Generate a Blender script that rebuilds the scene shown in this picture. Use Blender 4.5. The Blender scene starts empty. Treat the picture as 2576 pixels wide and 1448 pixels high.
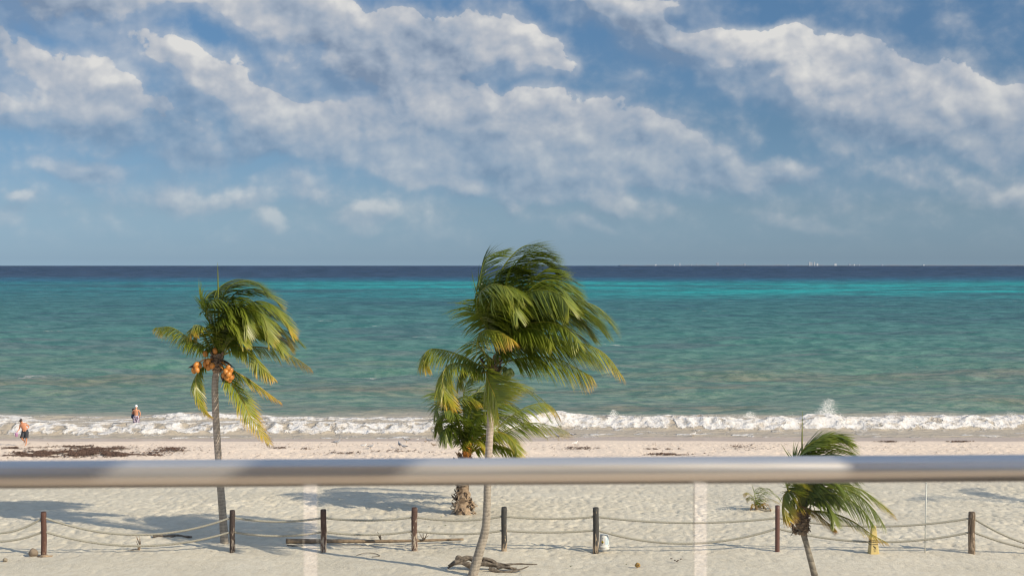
import bpy, bmesh, math, random
import numpy as np
from mathutils import Vector, Matrix

# ------------------------------------------------------------------ camera
scene = bpy.context.scene
DENOISE = True
COL = scene.collection
W0, H0, F0 = 2576.0, 1448.0, 2576.0 * 50 / 36
CAM_Z, SEA_Z = 10.0, -1.0
PITCH = math.atan((724 - 665.0) / F0)
cd = bpy.data.cameras.new('camera')
cd.lens = 50; cd.sensor_width = 36; cd.sensor_fit = 'HORIZONTAL'
cd.clip_start = 0.05; cd.clip_end = 60000
cd.dof.use_dof = True; cd.dof.focus_distance = 52; cd.dof.aperture_fstop = 9.0
cam = bpy.data.objects.new('camera', cd); COL.objects.link(cam)
cam.location = (0, 0, CAM_Z); cam.rotation_euler = (math.pi / 2 - PITCH, 0, 0)
scene.camera = cam

# ------------------------------------------------------------------ sun
SUN_EL = math.radians(30.5)
SUN_H = Vector((0.83, -0.555, 0)).normalized()          # horizontal direction towards the sun
SUN_DIR = Vector((SUN_H.x * math.cos(SUN_EL), SUN_H.y * math.cos(SUN_EL), math.sin(SUN_EL)))
sd = bpy.data.lights.new('sun', 'SUN'); sd.energy = 4.4; sd.angle = math.radians(0.6); sd.color = (1.0, 0.86, 0.67)
so = bpy.data.objects.new('sun', sd); COL.objects.link(so)
so.rotation_euler = SUN_DIR.to_track_quat('Z', 'Y').to_euler()

# ------------------------------------------------------------------ world
world = bpy.data.worlds.new('World'); scene.world = world; world.use_nodes = True
try:
    world.cycles.sampling_method = 'MANUAL'; world.cycles.sample_map_resolution = 512
except Exception: pass
scene.view_settings.view_transform = 'Standard'; scene.view_settings.look = 'None'
scene.view_settings.exposure = 0.35; scene.view_settings.gamma = 1.0
scene.view_settings.use_curve_mapping = False
scene.cycles.use_denoising = DENOISE
scene.cycles.pixel_filter_type = 'BLACKMAN_HARRIS'; scene.cycles.filter_width = 1.25
scene.cycles.max_bounces = 8; scene.cycles.transparent_max_bounces = 12


class NT:
    """small helper that writes node trees"""
    def __init__(s, tree): s.t = tree; s.n = tree.nodes; s.l = tree.links
    def new(s, kind, **kw):
        nd = s.n.new(kind)
        for k, v in kw.items(): setattr(nd, k, v)
        return nd
    def put(s, sock, v):
        if isinstance(v, bpy.types.NodeSocket): s.l.new(v, sock)
        elif v is not None:
            try: sock.default_value = v
            except Exception: sock.default_value = tuple(v) + (1,)
    def math(s, op, a, b=None, c=None, clamp=False):
        nd = s.new('ShaderNodeMath', operation=op, use_clamp=clamp)
        s.put(nd.inputs[0], a)
        if b is not None: s.put(nd.inputs[1], b)
        if c is not None: s.put(nd.inputs[2], c)
        return nd.outputs[0]
    def vec(s, op, a, b=None, scale=None):
        nd = s.new('ShaderNodeVectorMath', operation=op)
        s.put(nd.inputs[0], a)
        if b is not None: s.put(nd.inputs[1], b)
        if scale is not None: s.put(nd.inputs['Scale'], scale)
        return nd.outputs['Value'] if op in ('LENGTH', 'DOT_PRODUCT') else nd.outputs[0]
    def noise(s, v, scale, detail=3, rough=.5, dist=0, dim='3D', col=False):
        nd = s.new('ShaderNodeTexNoise', noise_dimensions=dim)
        s.put(nd.inputs['Vector'], v); nd.inputs['Scale'].default_value = scale
        nd.inputs['Detail'].default_value = detail; nd.inputs['Roughness'].default_value = rough
        nd.inputs['Distortion'].default_value = dist
        return nd.outputs[1 if col else 0]
    def vor(s, v, scale, detail=0, dim='3D', feature='F1', rough=.5, rand=1):
        nd = s.new('ShaderNodeTexVoronoi', voronoi_dimensions=dim, feature=feature)
        s.put(nd.inputs['Vector'], v); nd.inputs['Scale'].default_value = scale
        nd.inputs['Randomness'].default_value = rand
        try: nd.inputs['Detail'].default_value = detail; nd.inputs['Roughness'].default_value = rough
        except Exception: pass
        return nd.outputs['Distance']
    def rng(s, v, a, b, c=0, d=1, kind='SMOOTHSTEP'):
        nd = s.new('ShaderNodeMapRange', interpolation_type=kind)
        s.put(nd.inputs[0], v)
        for i, q in enumerate((a, b, c, d)): s.put(nd.inputs[1 + i], q)
        return nd.outputs[0]
    def ramp(s, f, stops, interp='LINEAR'):
        nd = s.new('ShaderNodeValToRGB'); s.put(nd.inputs[0], f)
        cr = nd.color_ramp; cr.interpolation = interp
        while len(cr.elements) < len(stops): cr.elements.new(0.5)
        for e, (p, c) in zip(cr.elements, stops): e.position = p; e.color = (*c, 1)
        return nd.outputs[0]
    def mix(s, f, a, b, mode='MIX'):
        nd = s.new('ShaderNodeMix', data_type='RGBA', blend_type=mode)
        s.put(nd.inputs[0], f); s.put(nd.inputs[6], a); s.put(nd.inputs[7], b)
        return nd.outputs[2]
    def comb(s, x, y, z):
        nd = s.new('ShaderNodeCombineXYZ'); s.put(nd.inputs[0], x); s.put(nd.inputs[1], y); s.put(nd.inputs[2], z)
        return nd.outputs[0]
    def sep(s, v):
        nd = s.new('ShaderNodeSeparateXYZ'); s.put(nd.inputs[0], v); return nd.outputs
    def mapping(s, v, loc=(0, 0, 0), rot=(0, 0, 0), scale=(1, 1, 1), kind='POINT'):
        nd = s.new('ShaderNodeMapping', vector_type=kind); s.put(nd.inputs[0], v)
        nd.inputs[1].default_value = loc; nd.inputs[2].default_value = rot; nd.inputs[3].default_value = scale
        return nd.outputs[0]


def srgb(r, g, b):
    f = lambda c: (c / 255 / 12.92) if c / 255 <= .04045 else ((c / 255 + .055) / 1.055) ** 2.4
    return (f(r), f(g), f(b))


# cloud masses of this sky: x, y, half width, half height, tilt (deg, down to the right), weight
CLOUDS = [
    (40, 170, 150, 75, 30, 1.0), (190, 235, 190, 85, 22, 1.15), (350, 290, 190, 75, 14, 1.05), (150, 300, 190, 50, 4, .85), (300, 210, 120, 60, 30, .7), (20, 285, 60, 28, 15, .8),
    (410, 140, 150, 60, 5, .7), (580, 170, 110, 45, 10, .65),
    (500, 215, 150, 55, 28, .8), (640, 275, 180, 70, 22, .95), (760, 325, 120, 65, 15, .95), (660, 350, 90, 45, 0, .6),
    (560, 20, 150, 50, 10, .85), (700, 40, 170, 70, 8, 1.1), (840, 90, 240, 100, 15, 1.1), (930, 180, 300, 120, 22, 1.05), (1080, 190, 190, 70, 12, .8),
    (1060, 290, 320, 110, 15, .9), (1240, 300, 220, 90, 12, 1.1), (1400, 270, 140, 55, 12, 1.0), (1420, 360, 280, 100, 10, 1.05),
    (1570, 350, 200, 90, 22, 1.15), (1680, 415, 240, 70, 12, .95), (1800, 440, 150, 40, 5, .75), (1250, 420, 430, 65, 6, .62), (1480, 400, 330, 60, 5, .7), (860, 330, 200, 60, 10, .5), (1030, 340, 260, 60, 8, .6),
    (985, 60, 75, 60, 0, .85), (1110, 100, 140, 70, 5, .9), (1240, 95, 120, 75, 0, 1.1), (1350, 145, 110, 65, 10, 1.05), (1200, 150, 230, 45, 4, .8),
    (60, 25, 360, 75, 8, 1.35), (330, 15, 220, 55, 5, 1.1),
    (1500, 25, 160, 50, 12, .85), (1620, 80, 150, 65, 30, .9), (1760, 20, 130, 40, 5, .6),
    (1850, 120, 130, 70, 8, .95), (1990, 120, 90, 55, 0, .9), (1980, 190, 260, 100, 14, 1.0), (2140, 190, 170, 70, 20, .95), (2200, 280, 260, 110, 12, .95),
    (2320, 240, 200, 85, 22, 1.1), (2400, 330, 280, 90, 10, .85), (2560, 270, 90, 60, 0, .95), (2560, 390, 220, 60, 5, .75), (1760, 150, 90, 50, 10, .6),
    (1050, 440, 140, 42, 18, .85), (1130, 470, 120, 24, 5, .5), (470, 508, 80, 30, 8, .75), (620, 500, 75, 26, 8, .7), (750, 468, 90, 34, 5, .78),
    (697, 550, 34, 20, 20, .8), (940, 525, 60, 20, 0, .7), (905, 557, 50, 16, 5, .6), (1960, 425, 70, 28, 10, .8), (1270, 515, 36, 18, 20, .6),
    (1450, 565, 70, 20, 15, .5), (1350, 487, 90, 22, 5, .6), (1510, 492, 60, 26, 5, .6), (250, 437, 105, 22, 6, .7), (2280, 440, 100, 26, 5, .6),
    (2450, 485, 90, 28, 10, .6), (30, 558, 60, 16, 5, .5), (90, 518, 30, 14, 5, .5), (400, 380, 220, 40, 8, .45), (2000, 560, 110, 16, 5, .42), (1620, 515, 90, 20, 5, .45),
]
CLOUDS = [(x, y, rx * 1.3, ry * 1.35, r_, w * .84) if (rx <= 110 and y > 400) else (x, y, rx, ry, r_, w) for x, y, rx, ry, r_, w in CLOUDS]
DARK = [(100, 40, 420, 90, 5, 1.0), (1080, 120, 190, 80, 5, .75), (1560, 70, 260, 90, 20, .5), (250, 437, 120, 34, 5, 1.1), (760, 130, 170, 70, 30, .3),
        (1760, 20, 150, 60, 0, .6), (400, 380, 240, 60, 5, .7)]


def ppos(x, y):                                        # picture direction -> azimuth / elevation in thousandths of F0
    return ((x - 1288) / 1000.0, (665 - y) / 1000.0)


def blob_field(N, v, lst, grow=1.0):
    acc = None; xyz = N.sep(v)
    for (x, y, rx, ry, rot, w) in lst:
        cx, cy = ppos(x, y)
        # the running sum rides along in z so that the shader works the masses off one after another
        vi = v if acc is None else N.comb(xyz[0], xyz[1], acc)
        m = N.mapping(vi, (cx, cy, 0), (0, 0, -math.radians(rot)), (rx * grow / 1000, ry * grow / 1000, 1e6), 'TEXTURE')
        ln = N.vec('LENGTH', m)
        r = N.rng(ln, 0.15, 1.25, w, 0)
        acc = r if acc is None else N.math('ADD', acc, r)
    return acc


def cloud_group():
    g = bpy.data.node_groups.new('cloud_field', 'ShaderNodeTree')
    g.interface.new_socket('P', in_out='INPUT', socket_type='NodeSocketVector')
    for nm in 'DBR': g.interface.new_socket(nm, in_out='OUTPUT', socket_type='NodeSocketFloat')
    N = NT(g)
    P = N.new('NodeGroupInput').outputs[0]
    n1 = N.vec('SCALE', N.vec('SUBTRACT', N.noise(P, 3.2, 2, .5, col=True), (.5, .5, .5)), scale=.09)
    n15 = N.vec('SCALE', N.vec('SUBTRACT', N.noise(P, 7.5, 1, .5, col=True), (.5, .5, .5)), scale=.085)
    n1 = N.vec('ADD', n1, n15)
    n2 = N.vec('SCALE', N.vec('SUBTRACT', N.noise(P, 16, 4, .55, col=True), (.5, .5, .5)), scale=.045)
    wv = N.vec('MULTIPLY', N.vec('ADD', n1, n2), (1, .8, 0))
    Pw = N.vec('ADD', P, wv)
    B = blob_field(N, Pw, CLOUDS, 1.08)
    B = N.math('SUBTRACT', 1.0, N.math('EXPONENT', N.math('MULTIPLY', B, -1.25)))      # soft limit inside the big masses
    xyz = N.sep(P)
    # the sky outside the picture carries the same kind of broken cumulus
    out = N.math('MAXIMUM', N.rng(N.math('ABSOLUTE', xyz[0]), 1.35, 1.8), N.rng(xyz[1], .72, 1.1))
    gen = N.rng(N.noise(N.mapping(Pw, scale=(1.1, 1.9, 1)), 1.0, 2), .47, .68, 0, .8)
    B = N.math('ADD', B, N.math('MULTIPLY', out, gen))
    S = N.mapping(N.vec('ADD', P, N.vec('SCALE', wv, scale=.35)), scale=(1, 1.2, 1))
    puff = N.math('SUBTRACT', .50, N.vor(S, 8, 3, '2D', feature='SMOOTH_F1', rough=.55))
    fb = N.math('SUBTRACT', N.noise(S, 4.2, 6, .50), .5)
    R = N.math('MULTIPLY_ADD', puff, .26, N.math('MULTIPLY', fb, .95))
    edge = N.math('MULTIPLY', N.math('SUBTRACT', N.noise(S, 24, 5, .6), .5), .46)
    D = N.math('ADD', B, N.math('MULTIPLY_ADD', R, 1.45, N.math('ADD', edge, -.30)))
    o = N.new('NodeGroupOutput')
    for i, q in enumerate((D, B, R)): N.l.new(q, o.inputs[i])
    return g


def build_world():
    N = NT(world.node_tree); N.n.clear()
    geo = N.new('ShaderNodeNewGeometry'); d = N.vec('SCALE', geo.outputs['Incoming'], scale=-1)
    tc = N.new('ShaderNodeTexCoord'); d = N.vec('NORMALIZE', tc.outputs['Generated'])
    x, y, z = N.sep(d)
    az = N.math('ARCTAN2', x, y); el = N.math('ARCSINE', z)
    k = F0 / 1000
    P = N.comb(N.math('MULTIPLY', az, k), N.math('MULTIPLY', el, k), 0.0)
    sky = N.new('ShaderNodeTexSky', sky_type='NISHITA'); sky.sun_disc = False
    sky.sun_elevation = SUN_EL; sky.sun_rotation = math.atan2(SUN_H.x, SUN_H.y)
    sky.altitude = 0; sky.air_density = 1.0; sky.dust_density = .6; sky.ozone_density = 2.0
    dd = N.comb(x, y, N.math('MAXIMUM', z, .004)); N.l.new(dd, sky.inputs[0])
    grade = N.ramp(N.math('MAXIMUM', el, 0), SKY_GRADE)
    base = N.vec('SCALE', N.mix(1.0, sky.outputs[0], grade, 'MULTIPLY'), scale=.785 * .1 / WORLD_S)
    # clouds
    G = cloud_group()
    def dens(v):
        nd = N.new('ShaderNodeGroup', node_tree=G); N.put(nd.inputs[0], v); return nd.outputs
    D, B1, R1 = dens(P)[:]; D2, B2, R2 = dens(N.vec('ADD', P, (.016, .024, 0)))[:]
    low = N.rng(el, 0.0, .05)
    hzf = N.rng(el, .02, .14, .22, .93)                    # far cumulus near the horizon is thinned by the air in front of it
    slope = N.math('SUBTRACT', B1, B2)                    # positive on the upper, sunward side of a mass: crisp there, ragged below
    soft = N.rng(slope, -.10, .12, .60, .13)
    alpha = N.math('MULTIPLY', N.math('MULTIPLY', N.rng(D, .0, soft), hzf), low)
    veil = N.math('MULTIPLY', N.rng(D, -.60, .25, 0, .55), low)
    alpha = N.math('MAXIMUM', alpha, veil)
    lit = N.math('MULTIPLY_ADD', N.math('SUBTRACT', R1, R2), 2.6, .50)
    lit = N.math('ADD', lit, N.math('MULTIPLY', slope, .75))
    lit = N.math('ADD', lit, N.math('MULTIPLY', N.math('SUBTRACT', N.noise(P, 3.0, 3, .5), .5), 1.7))
    dk = blob_field(N, P, DARK)
    lit = N.math('SUBTRACT', lit, N.math('MULTIPLY', dk, .38))
    lit = N.rng(lit, -.1, 1.15, 0, 1, 'LINEAR')
    c = N.ramp(lit, [(0, srgb(126, 144, 168)), (.33, srgb(162, 174, 190)), (.62, srgb(189, 193, 200)), (1, srgb(226, 224, 220))])
    c = N.vec('SCALE', c, scale=N.rng(el, .24, .65, .785 / WORLD_S, 1.5 / WORLD_S))  # clouds above the view brightened as added fill for the shadows
    sky_c = N.mix(alpha, base, c)
    below = N.math('LESS_THAN', z, -.002)
    sky_c = N.mix(below, sky_c, tuple(q / WORLD_S for q in (.10, .17, .20)) + (1,))
    bg = N.new('ShaderNodeBackground'); N.put(bg.inputs[0], sky_c); bg.inputs[1].default_value = WORLD_S
    N.l.new(bg.outputs[0], N.new('ShaderNodeOutputWorld').inputs[0])


WORLD_S = 0.15
SKY_GRADE = [(0, (.54, .80, 1.36)), (.016, (.46, .68, 1.15)), (.038, (.44, .60, .93)), (.096, (.38, .52, .72)), (.176, (.42, .58, .75)), (.30, (.60, .72, .88)), (.65, (1.85, 1.85, 1.75)), (1, (2.2, 2.1, 1.9))]  # grade raised above the view to add fill light in the shadows
build_world()


# ------------------------------------------------------------------ helpers
def ray(px, py):
    r = Vector(((px - W0 / 2) / F0, 0, 0)); f = Vector((0, math.cos(PITCH), -math.sin(PITCH)))
    u = Vector((0, math.sin(PITCH), math.cos(PITCH)))
    return r + f - u * ((py - H0 / 2) / F0)


def at(px, py, y):                                      # the point seen at a picture position, y metres out
    d = ray(px, py); t = y / d.y
    return Vector((d.x * t, y, CAM_Z + d.z * t))


def beach_z(y):
    q = np.clip((np.asarray(y, float) - 60) / 30, 0, 3)
    return -q ** 1.3


def ground(px, py):
    d = ray(px, py); z = 0.0
    for _ in range(30):
        t = (z - CAM_Z) / d.z; z = float(beach_z(d.y * t))
    return Vector((d.x * t, d.y * t, z))


def tag(o, label=None, cat=None, group=None, kind=None):
    if label: o['label'] = label
    if cat: o['category'] = cat
    if group: o['group'] = group
    if kind: o['kind'] = kind
    return o


def empty(name, loc=(0, 0, 0), rz=0):
    o = bpy.data.objects.new(name, None); COL.objects.link(o); o.location = loc; o.rotation_euler[2] = rz
    o.empty_display_size = .2
    return o


def mesh_obj(name, verts, faces, mat=None, parent=None, smooth=True, attrs=None, world_space=False):
    me = bpy.data.meshes.new(name)
    me.from_pydata([tuple(v) for v in verts], [], faces)
    if smooth: me.shade_smooth()
    if attrs:
        for k, a in attrs.items():
            at_ = me.attributes.new(k, 'FLOAT', 'POINT'); at_.data.foreach_set('value', np.asarray(a, np.float32))
    if mat is not None: me.materials.append(mat)
    o = bpy.data.objects.new(name, me); COL.objects.link(o)
    if parent is not None:
        o.parent = parent
        if world_space: o.matrix_parent_inverse = Matrix.Translation(-parent.location)
    return o


def grid_obj(name, X, Y, Z, mat, attrs=None, parent=None):
    r, c = X.shape
    me = bpy.data.meshes.new(name)
    co = np.stack([X, Y, Z], -1).reshape(-1, 3).astype(np.float32)
    i = np.arange((r - 1) * c).reshape(r - 1, c)[:, :-1].ravel()
    q = np.stack([i, i + 1, i + c + 1, i + c], 1).astype(np.int32)
    me.vertices.add(len(co)); me.vertices.foreach_set('co', co.ravel())
    me.loops.add(q.size); me.loops.foreach_set('vertex_index', q.ravel())
    me.polygons.add(len(q)); me.polygons.foreach_set('loop_start', np.arange(0, q.size, 4, dtype=np.int32))
    try: me.polygons.foreach_set('loop_total', np.full(len(q), 4, np.int32))
    except Exception: pass
    me.update(calc_edges=True); me.shade_smooth()
    for k, a in (attrs or {}).items():
        t = me.attributes.new(k, 'FLOAT', 'POINT'); t.data.foreach_set('value', np.asarray(a, np.float32).ravel())
    me.materials.append(mat)
    o = bpy.data.objects.new(name, me); COL.objects.link(o); o.parent = parent
    return o


class MB:
    """collects shapes of one mesh"""
    def __init__(s): s.v = []; s.f = []; s.a = []
    def add(s, vs, fs, a=0.0):
        k = len(s.v); s.v += [Vector(q) for q in vs]; s.f += [tuple(k + i for i in f) for f in fs]
        s.a += list(a) if hasattr(a, '__len__') else [a] * len(vs)
        return s
    def box(s, c, d, rz=0):
        cx, cy, cz = c; hx, hy, hz = d[0] / 2, d[1] / 2, d[2] / 2
        R = Matrix.Rotation(rz, 3, 'Z')
        vs = [Vector(c) + R @ Vector((x * hx, y * hy, z * hz)) for x in (-1, 1) for y in (-1, 1) for z in (-1, 1)]
        return s.add(vs, [(0, 1, 3, 2), (4, 6, 7, 5), (0, 4, 5, 1), (2, 3, 7, 6), (0, 2, 6, 4), (1, 5, 7, 3)])
    def tube(s, pts, rad, n=8, cap=True, a=0.0, fn=None):
        pts = [Vector(p) for p in pts]; m = len(pts)
        rad = list(rad) if hasattr(rad, '__len__') else [rad] * m
        vs = []; ref = None; L = 0
        for i, p in enumerate(pts):
            t = (pts[min(i + 1, m - 1)] - pts[max(i - 1, 0)]).normalized()
            if ref is None: ref = Vector((0, 1, 0)) if abs(t.y) < .9 else Vector((1, 0, 0))
            u = (ref - t * ref.dot(t)).normalized(); w = t.cross(u); ref = u
            if i: L += (p - pts[i - 1]).length
            for k in range(n):
                th = 2 * math.pi * k / n
                r = rad[i] * (fn(th, L, i / (m - 1)) if fn else 1)
                vs.append(p + (u * math.cos(th) + w * math.sin(th)) * r)
        fs = [(i * n + k, i * n + (k + 1) % n, (i + 1) * n + (k + 1) % n, (i + 1) * n + k) for i in range(m - 1) for k in range(n)]
        if cap: fs += [tuple(range(n - 1, -1, -1)), tuple((m - 1) * n + k for k in range(n))]
        return s.add(vs, fs, a)
    def ball(s, c, r, n=10, m=7, M=None, fn=None):
        c = Vector(c); r = Vector(r) if hasattr(r, '__len__') else Vector((r, r, r)); vs = []
        for i in range(m + 1):
            ph = math.pi * i / m
            for k in range(n):
                th = 2 * math.pi * k / n
                q = Vector((math.sin(ph) * math.cos(th), math.sin(ph) * math.sin(th), math.cos(ph)))
                if fn: q = q * fn(q)
                q = Vector((q.x * r.x, q.y * r.y, q.z * r.z))
                if M is not None: q = M @ q
                vs.append(c + q)
        fs = [(i * n + k, (i + 1) * n + k, (i + 1) * n + (k + 1) % n, i * n + (k + 1) % n) for i in range(m) for k in range(n)]
        return s.add(vs, fs)
    def build(s, name, mat, parent=None, smooth=True, attr=None, world_space=False):
        return mesh_obj(name, s.v, s.f, mat, parent, smooth, {attr: s.a} if attr else None, world_space)


def catmull(pts, n):
    pts = [Vector(p) for p in pts]
    P = [pts[0] * 2 - pts[1]] + pts + [pts[-1] * 2 - pts[-2]]
    out = []
    segs = len(pts) - 1
    for i in range(n):
        u = i / (n - 1) * segs; k = min(int(u), segs - 1); t = u - k
        a, b, c, d = P[k:k + 4]
        out.append(.5 * ((2 * b) + (c - a) * t + (2 * a - 5 * b + 4 * c - d) * t * t + (3 * b - a - 3 * c + d) * t ** 3))
    return out


_perm = {}
def perlin(x, y, seed=0):
    if seed not in _perm:
        r = np.random.RandomState(seed); p = r.permutation(256); _perm[seed] = (np.concatenate([p, p]), r.rand(256) * 2 * np.pi)
    p, ang = _perm[seed]
    xi = np.floor(x).astype(int); yi = np.floor(y).astype(int); xf = x - xi; yf = y - yi; xi &= 255; yi &= 255
    u = xf * xf * xf * (xf * (xf * 6 - 15) + 10); v = yf * yf * yf * (yf * (yf * 6 - 15) + 10)
    def g(a, b, dx, dy):
        th = ang[p[p[a & 255] + (b & 255)]]; return np.cos(th) * dx + np.sin(th) * dy
    n00 = g(xi, yi, xf, yf); n10 = g(xi + 1, yi, xf - 1, yf); n01 = g(xi, yi + 1, xf, yf - 1); n11 = g(xi + 1, yi + 1, xf - 1, yf - 1)
    return ((n00 * (1 - u) + n10 * u) * (1 - v) + (n01 * (1 - u) + n11 * u) * v) * 1.5
def fbm(x, y, seed=0, o=4, gain=.5):
    s = 0; a = 1
    for i in range(o): s = s + a * perlin(x * 2 ** i, y * 2 ** i, seed + i); a *= gain
    return s
def billow(x, y, seed=0, o=4, gain=.5):
    s = 0; a = 1
    for i in range(o): s = s + a * (1 - 2 * np.abs(perlin(x * 2 ** i, y * 2 ** i, seed + i))); a *= gain
    return s
def sstep(x, a, b):
    t = np.clip((x - a) / (b - a), 0, 1); return t * t * (3 - 2 * t)


# ------------------------------------------------------------------ materials
def new_mat(name):
    m = bpy.data.materials.new(name); m.use_nodes = True; N = NT(m.node_tree); N.n.clear()
    out = N.new('ShaderNodeOutputMaterial'); b = N.new('ShaderNodeBsdfPrincipled'); N.l.new(b.outputs[0], out.inputs[0])
    return m, N, b, out


def simple(name, col, rough=.6, metal=0, vary=.15, nscale=20, bump=0, bscale=60, spec=.5, coords='Object'):
    m, N, b, out = new_mat(name)
    tc = N.new('ShaderNodeTexCoord').outputs[coords]
    n = N.noise(tc, nscale, 4)
    lo = tuple(max(0, c * (1 - vary)) for c in col); hi = tuple(min(1, c * (1 + vary)) for c in col)
    N.put(b.inputs['Base Color'], N.ramp(n, [(.3, lo), (.7, hi)]))
    b.inputs['Roughness'].default_value = rough; b.inputs['Metallic'].default_value = metal
    b.inputs['Specular IOR Level'].default_value = spec
    if bump:
        bn = N.new('ShaderNodeBump'); bn.inputs['Strength'].default_value = bump; bn.inputs['Distance'].default_value = .02
        N.put(bn.inputs['Height'], N.noise(tc, bscale, 3)); N.l.new(bn.outputs[0], b.inputs['Normal'])
    return m


def sand_mat():
    m, N, b, out = new_mat('sand')
    geo = N.new('ShaderNodeNewGeometry').outputs['Position']
    x, y, z = N.sep(geo)
    big = N.noise(geo, .35, 4); mid = N.noise(geo, 2.4, 4, .6); fine = N.noise(geo, 22, 3, .6)
    base = N.ramp(big, [(.3, (.64, .575, .475)), (.7, (.735, .665, .56))])
    base = N.mix(N.rng(mid, .35, .7, .0, .35), base, (.50, .42, .32, 1))
    base = N.mix(N.rng(fine, .60, .74, 0, .35), base, (.30, .24, .18, 1))
    # towards the water the sand is coarser and pinker
    base = N.mix(N.rng(y, 62, 74, 0, .8), base, (.66, .55, .445, 1))
    edge = N.math('ADD', y, N.math('MULTIPLY', N.math('SUBTRACT', N.noise(N.mapping(geo, scale=(.12, .3, 0)), 1, 3), .5), 3.2))
    wet = N.rng(edge, 87.4, 88.3)
    base = N.mix(wet, base, (.42, .335, .265, 1))
    N.put(b.inputs['Base Color'], base)
    N.put(b.inputs['Roughness'], N.rng(wet, 0, 1, .95, .32))
    b.inputs['Specular IOR Level'].default_value = .35
    bn = N.new('ShaderNodeBump'); bn.inputs['Strength'].default_value = .7; bn.inputs['Distance'].default_value = .05
    h = N.math('ADD', N.noise(geo, 7, 4, .6), N.math('MULTIPLY', N.noise(geo, 30, 2), .35))
    h = N.math('MULTIPLY', h, N.rng(wet, 0, 1, 1, .15))
    N.put(bn.inputs['Height'], h); N.l.new(bn.outputs[0], b.inputs['Normal'])
    return m


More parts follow.
